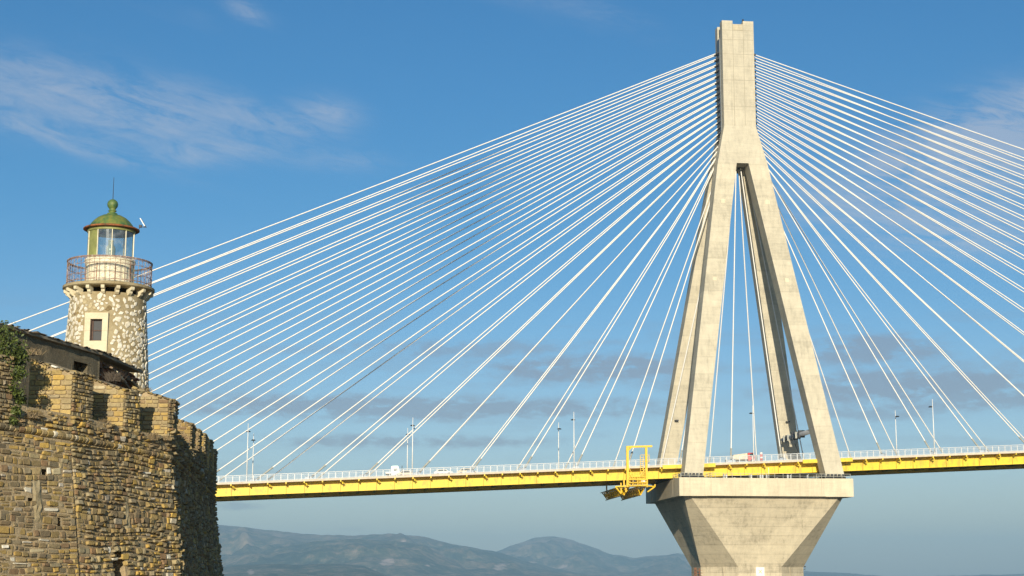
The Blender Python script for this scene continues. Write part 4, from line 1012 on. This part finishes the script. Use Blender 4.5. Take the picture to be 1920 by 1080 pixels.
# ------------------------------------------------------------------ THE LIGHTHOUSE
AX, AD = -19.94, 80.0
LH = CAM+VR*AX+VF*AD; LH.z = 5.6+5.0
lh = thing('lighthouse', 'small round stone lighthouse with green domed lantern above the castle wall', 'lighthouse', LH, YAW)
def Z(h): return h-5.0
Rt = lambda h: 1.80+(13.64-h)*.066
mb = MB(); prof = [(Rt(h), Z(h)) for h in np.linspace(5, 13.7, 18)]
nn_ = 72; vs = []
WA = -math.pi/2-.02                                # the window looks towards the viewer
ww_, w0_, w1_ = .29, 11.27, 12.31
fs = []
hs_ = sorted(list(np.linspace(5, 11.27, 12))+[11.79]+list(np.linspace(12.31, 13.7, 5)))
angs = sorted([WA+2*math.pi*i/60 for i in range(-29, 31) if abs(2*math.pi*i/60) > .17]+[WA-.155, WA+.155])
na = len(angs)
for h_ in hs_:
    for a_ in angs: R_ = Rt(h_)+.008*mn.noise(Vector((a_*4, h_*3, 0))); vs.append((R_*math.cos(a_), R_*math.sin(a_), Z(h_)))
for j in range(len(hs_)-1):
    for i in range(na):
        i2 = (i+1) % na; am = (angs[i]+angs[i2])/2
        if abs(am-WA) < .05 and i2 and 11.2 < (hs_[j]+hs_[j+1])/2 < 12.4: continue
        fs.append((j*na+i, j*na+i2, (j+1)*na+i2, (j+1)*na+i))
mb.add(vs, fs); tower = mb.build('tower', MT['towerp'], lh, smooth=True, fix=False)
# window surround, frame and panes
yo = -Rt(11.8)
wn = MB(); 
def wb(mb, x0, x1, z0, z1, y0, y1): mb.span((x0, y0, Z(z0)), (x1, y1, Z(z1)))
xw = -.035
for (x0, x1, z0, z1, nm) in ((-.56, .56, 12.31, 12.62, 'lintel'), (-.56, -.285, 11.75, 12.305, 'jamb_stone'), (.285, .56, 11.75, 12.305, 'jamb_stone'), (-.56, -.285, 11.25, 11.745, 'jamb_stone'), (.285, .56, 11.25, 11.745, 'jamb_stone'), (-.56, .56, 10.72, 11.245, 'sill')):
    mb = MB(); wb(mb, x0+xw, x1+xw, z0, z1, yo-.10, yo+.32); mb.build(nm, MT['dressed'], tower)
mb = MB(); wb(mb, -.30+xw, .30+xw, 11.2, 12.35, yo+.55, yo+.6); mb.build('window_back', MT['dark'], tower)
mb = MB()
for x0, x1, z0, z1 in ((-.285, -.225, 11.25, 12.31), (.225, .285, 11.25, 12.31), (-.225, .225, 12.25, 12.31), (-.225, .225, 11.25, 11.31), (-.225, .225, 11.75, 11.80), (-.225, -.18, 11.31, 12.25)):
    wb(mb, x0+xw, x1+xw, z0, z1, yo+.12, yo+.2)
mb.hexa([(xw-.285, yo+.0, Z(11.27)), (xw-.255, yo+.0, Z(11.27)), (xw-.255, yo+.2, Z(11.27)), (xw-.285, yo+.2, Z(11.27)), (xw-.285, yo+.0, Z(12.29)), (xw-.255, yo+.0, Z(12.29)), (xw-.255, yo+.2, Z(12.29)), (xw-.285, yo+.2, Z(12.29))])
mb.build('window_frame', simple('old_brown_wood', (.085, .045, .03), .7, .3, 8), tower)
for z0, z1 in ((11.31, 11.75), (11.80, 12.25)):
    mb = MB(); wb(mb, -.22+xw, .22+xw, z0, z1, yo+.155, yo+.165); mb.build('pane', MT['dark'], tower)
# irregular pale stones set in the render
pts = []; TS = []
tries = 0
while len(pts) < 520 and tries < 90000:
    tries += 1; a_ = WA+rnd.uniform(-1.75, 1.95); h_ = rnd.uniform(8.6, 13.5); R_ = Rt(h_)
    sz = rnd.uniform(.07, .19)
    da = abs((a_-WA+math.pi) % (2*math.pi)-math.pi)
    if da*R_ < .66+sz and 10.55 < h_ < 12.8: continue
    right = ((a_-WA+math.pi) % (2*math.pi)-math.pi)
    if .55 < right < 1.25 and 12.2 < h_ < 13.6 and rnd.random() < .85: continue
    if mn.noise(Vector((a_*1.7, h_*.9, 4))) < -.42: continue
    ok = True
    for (b_, g_, s2) in pts:
        dd = abs((a_-b_+math.pi) % (2*math.pi)-math.pi)*R_
        if abs(h_-g_) < .5 and dd < .5 and math.hypot(dd, h_-g_) < (sz+s2)*.80+.008: ok = False; break
    if ok: pts.append((a_, h_, sz))
def flat_stone(seed):
    q = random.Random(seed); n = 7; vs = [];
    rr_ = [q.uniform(.66, 1.18) for _ in range(n)]; tt = [2*math.pi*(i+q.uniform(-.38, .38))/n for i in range(n)]
    for sc, y in ((1., -1.), (1., .5), (.82, 1.)):
        for i in range(n): vs.append((rr_[i]*sc*math.cos(tt[i]), y, rr_[i]*sc*math.sin(tt[i])))
    vs.append((0, 1.1, 0)); fs = []
    for a_ in (0, n):
        for i in range(n): fs.append((a_+i, a_+(i+1) % n, a_+n+(i+1) % n, a_+n+i))
    for i in range(n): fs.append((2*n+i, 2*n+(i+1) % n, 3*n))
    return vs, fs
f0 = len(SHAPES)
for i in range(16):
    s_ = flat_stone(i); SHAPES.append(s_); SV.append(np.array(s_[0]))
KIND['flat'] = (f0, f0+16)
STONES = []
for (a_, h_, sz) in pts:
    R_ = Rt(h_); nrm = Vector((math.cos(a_), math.sin(a_), 0)); tg = Vector((-math.sin(a_), math.cos(a_), 0))
    P = Vector((AX+R_*nrm.x, AD+R_*nrm.y, h_))
    k = rnd.uniform(.75, 1.35)
    put(P, -tg, nrm, Vector((0, 0, 1)), sz*k, .035, sz/k, 'flat', 'stoneW' if rnd.random() < .9 else 'stoneA', tower, 'tower_stone', rot=rnd.uniform(-.8, .8))
emit(STONES, 300, (-AX, -AD, -5.0))
# gallery slab on corbels
mb = MB(); mb.lathe((0, 0, Z(13.98)), [(1.7, -.05), (2.14, 0), (2.22, .05), (2.22, .17), (2.14, .20), (.1, .20)], 56); mb.build('gallery_floor', MT['towerp'], lh)
cb_ = MB(); cb_.prism([(1.70, .08), (1.86, .08), (1.98, .17), (2.0, .27), (2.13, .31), (2.16, .36), (2.16, .47), (1.70, .47)], -.085, .085)
cbm = cb_.mesh('corbel', MT['dressed'])
for i in range(18):
    a_ = WA+2*math.pi*(i+.35)/18; o = link('corbel', cbm, lh, (0, 0, Z(13.5))); o.rotation_euler = (0, 0, a_)
# gallery railing
RR = 2.05; z0_, z1_ = 14.18, 15.42
mb = MB()
def ring(mb, R_, z, w, n=56):
    prof = [(R_-w, z-w), (R_+w, z-w), (R_+w, z+w), (R_-w, z+w), (R_-w, z-w)]; mb.lathe((0, 0, 0), prof, n)
for z, w in ((z1_, .028), (14.30, .018), (14.62, .012), (15.08, .012), (15.36, .010)): ring(mb, RR, Z(z), w)
railg = mb.build('gallery_railing', MT['rust'], lh)
nb = 52
bl = MB(); bl.bar((RR, 0, 0), (RR, 0, z1_-z0_), .017); blm = bl.mesh('baluster', MT['rust'])
for i in range(nb): o = link('baluster', blm, railg, (0, 0, Z(z0_))); o.rotation_euler = (0, 0, 2*math.pi*i/nb)
mb = MB()
for i in range(nb//2):
    a_, b_ = 2*math.pi*i/(nb/2), 2*math.pi*(i+1)/(nb/2)
    P = lambda t_, z: (RR*math.cos(t_), RR*math.sin(t_), Z(z))
    for (za_, zb_) in ((14.30, 14.62), (15.08, 15.36)):
        mb.bar(P(a_, za_), P(b_, zb_), .011); mb.bar(P(a_, zb_), P(b_, za_), .011)
mb.build('lattice', MT['rust'], railg)
# cream drum below the lantern
mb = MB(); mb.lathe((0, 0, 0), [(1.19, Z(14.15)), (1.19, Z(14.3)), (1.16, Z(14.32)), (1.16, Z(15.25)), (1.20, Z(15.3)), (1.20, Z(15.42)), (1.24, Z(15.46)), (1.24, Z(15.54)), (1.0, Z(15.56))], 48); drum = mb.build('drum', MT['drum'], lh)
for i in range(16):
    a_ = WA+.1+2*math.pi*i/16; mb = MB(); mb.box((1.165*math.cos(a_), 1.165*math.sin(a_), Z(14.78)), (.03, .03, .92), a_); mb.build('drum_seam', MT['olive'] if i % 4 == 0 else MT['rustrim'] if i % 2 else MT['drum'], drum)
# lantern: mullions, panes, landward metal panels
z0g, z1g = 15.56, 17.02; Rg = 1.14; ng = 10
for i in range(ng):
    a_ = WA+.30-2*math.pi*(i)/ng; b_ = a_+2*math.pi/ng
    mb = MB(); mb.box((Rg*math.cos(a_), Rg*math.sin(a_), Z((z0g+z1g)/2)), (.05, .035, z1g-z0g), a_); mb.build('mullion', MT['drum'], lh)
    blind = (i in (2, 3))
    mb = MB(); mb.lathe((0, 0, 0), [(Rg-.012, Z(z0g)), (Rg-.012, Z(z1g))], 5, a_+.03, b_-.03)
    mb.build('metal_panel' if blind else 'pane', MT['olive'] if blind else MT['glass'], lh, fix=False)
mb = MB(); mb.lathe((0, 0, 0), [(1.13, Z(16.93)), (1.17, Z(16.93)), (1.19, Z(17.12)), (1.13, Z(17.12))], 48); mb.build('lantern_ring', MT['olive'], lh)
mb = MB(); mb.lathe((0, 0, 0), [(1.30, Z(17.05)), (1.37, Z(17.08)), (1.37, Z(17.13)), (1.30, Z(17.17)), (1.12, Z(17.2)), (1.12, Z(17.12)), (1.30, Z(17.05))], 56); mb.build('dome_rim', MT['rustrim'], lh, smooth=False)
mb = MB(); mb.lathe((0, 0, 0), [(1.16, Z(17.17)), (1.10, Z(17.24)), (1.01, Z(17.38)), (.88, Z(17.54)), (.70, Z(17.70)), (.48, Z(17.82)), (.26, Z(17.89)), (.25, Z(17.95)), (.15, Z(17.99))], 48); dome = mb.build('dome', MT['dome'], lh, smooth=True)
mb = MB(); mb.lathe((0, 0, 0), [(.24, Z(17.9)), (.24, Z(17.95)), (.16, Z(17.98)), (.14, Z(18.03)), (.21, Z(18.06)), (.21, Z(18.09)), (.14, Z(18.13)), (.18, Z(18.2)), (.25, Z(18.3)), (.27, Z(18.42)), (.23, Z(18.55)), (.12, Z(18.65)), (.02, Z(18.68))], 24); mb.build('ventilator_ball', MT['dome'], lh, smooth=True)
mb = MB(); mb.cyl((0, 0, Z(18.6)), (0, 0, Z(19.8)), .022, .012, 6); mb.build('lightning_rod', MT['dark'], lh)
mb = MB(); mb.lathe((0, 0, 0), [(.30, Z(15.56)), (.30, Z(15.7)), (.2, Z(15.75)), (.23, Z(15.95)), (.24, Z(16.1)), (.22, Z(16.25)), (.14, Z(16.32)), (.13, Z(16.5)), (.15, Z(16.52)), (.15, Z(16.58)), (.01, Z(16.6))], 20); mb.build('lamp_lens', MT['lens'], lh, smooth=True)
mb = MB(); mb.lathe((0, 0, 0), [(.001, Z(15.57)), (1.1, Z(15.57))], 24); mb.build('lantern_floor', MT['olive'], lh, fix=False)
fl_ = thing('solar_panel', 'small tilted solar panel on a bracket at the right rim of the lantern dome', 'solar panel', LH+VR*1.36+Vector((0, 0, 12.1)), YAW)
mb = MB(); mb.bar((-.02, 0, 0), (.05, 0, .16), .03); mb.box((.07, 0, .2), (.13, .13, .12)); mb.bar((.1, 0, .17), (.3, 0, .15), .035); mb.build('bracket', MT['dark'], fl_)
mb = MB(); mb.hexa([(.30, -.2, .16), (.34, -.2, .18), (.34, .2, .18), (.30, .2, .16), (.06, -.2, .56), (.10, -.2, .58), (.10, .2, .58), (.06, .2, .56)]); mb.build('panel', MT['white'], fl_)

# ------------------------------------------------------------------ plants
def leaf_mesh(n, cx, spread, size, seed, mat, name, flat=.5):
    q = np.random.RandomState(seed); V = []; Fc = []
    cl = np.array(cx)[q.randint(len(cx), size=n)]
    P = cl[:, :3]+q.randn(n, 3)*cl[:, 3:4]*np.array(spread)
    for i in range(n):
        s_ = size*q.uniform(.6, 1.4); a_ = q.randn(3); a_ /= np.linalg.norm(a_); b_ = np.cross(a_, q.randn(3)); b_ /= np.linalg.norm(b_)
        k = len(V); p = P[i]; V += [tuple(p-a_*s_), tuple(p+b_*s_*flat), tuple(p+a_*s_), tuple(p-b_*s_*flat)]; Fc.append((k, k+1, k+2, k+3))
    me = bpy.data.meshes.new(name); me.from_pydata(V, [], Fc); me.materials.append(MT[mat]); return me
def at_px(x, y, D):                              # castle-space point, used once to read a place off the plan
    d = f+((x-960)/3078.96)*r-((y-540)/3078.96)*u; k = D/d.dot(VF); return Vector((d.dot(VR)*k, D, d.z*k))
iv = at_px(18, 700, 56.4); ivw = to_world(iv-Vector((0, 0, 1.6)))
ivy = thing('ivy_bush', 'green ivy bush growing over the wall top at the far left', 'shrub', ivw, YAW)
cl = []
for (x, y, s_) in [(5, 625, .16), (15, 640, .18), (28, 655, .15), (8, 670, .2), (30, 680, .14), (40, 665, .10), (12, 700, .14), (35, 700, .10), (0, 650, .22), (-20, 660, .3), (-30, 700, .3), (20, 730, .10), (33, 738, .08), (38, 750, .08), (30, 770, .07), (10, 760, .1), (-5, 740, .16), (24, 790, .05), (5, 780, .08)]:
    p = at_px(x, y, 56.1+rnd.uniform(-.4, .5))-iv+Vector((0, 0, 1.6)); cl.append((p.x, p.y, p.z, s_))
link('foliage', leaf_mesh(7000, cl, (1.15, 1.3, 1.15), .055, 5, 'leaf', 'foliage'), ivy)
mb = MB()
for k in range(46):
    c_ = cl[rnd.randrange(len(cl))]; a_ = Vector(c_[:3]); mb.bar(a_+Vector((rnd.uniform(-.3, .1), 0, -rnd.uniform(.1, .6))), a_+Vector((rnd.uniform(-.2, .3), rnd.uniform(-.2, .1), rnd.uniform(-.1, .3))), .014)
mb.build('branch', MT['twig'], ivy)
def tuft(P, n, ht, wd, label, seed, mat='dry', group='dry plants on the castle ledges'):
    o = thing('dry_plant', label, 'plant', to_world(P), YAW, group); q = random.Random(seed); mb = MB()
    for i in range(n):
        b_ = Vector((q.gauss(0, wd*.4), q.gauss(0, wd*.3), 0)); tp_ = b_+Vector((q.gauss(0, wd*.6), q.gauss(0, wd*.4), ht*q.uniform(.4, 1.1))); w_ = Vector((.006+.005*q.random(), .004, 0))
        md = b_.lerp(tp_, .55)+Vector((q.gauss(0, .03), 0, .03))
        mb.add([b_-w_, b_+w_, md+w_, md-w_, tp_], [(0, 1, 2, 3), (3, 2, 4)])
    mb.build('stalks', MT[mat], o, fix=False)
for (x, y, D, n, ht, wd, lb) in [(213, 712, 67.6, 300, .42, .30, 'dense dark dry bush on the wall top in front of the lighthouse base'), (190, 795, 60.6, 160, .28, .3, 'pale dry grass on the sill of the left embrasure'),
                                 (282, 822, 63.2, 160, .34, .3, 'spiky dry grass on the sill of the middle embrasure'), (105, 790, 57.9, 160, .3, .14, 'dark tuft on the ledge under the big lit merlon'),
                                 (62, 662, 59.6, 120, .3, .3, 'brown tuft on top of the big merlon below the rendered wall'), (270, 732, 68.4, 120, .2, .35, 'low dry grass beside the foot of the lighthouse'),
                                 (310, 822, 64.0, 90, .2, .2, 'grass tuft on the ledge beside the wall corner'), (22, 815, 56.1, 110, .22, .2, 'grey tuft on the string course at the far left'),
                                 (60, 780, 56.6, 130, .25, .3, 'dry grass on the sill right of the ivy'), (148, 768, 58.9, 70, .35, .14, 'thin dead stems on the grey face of the left merlon')]:
    tuft(at_px(x, y, D)-Vector((0, 0, .08)), n, ht, wd, lb, int(x), 'twig' if x == 213 else 'dry')
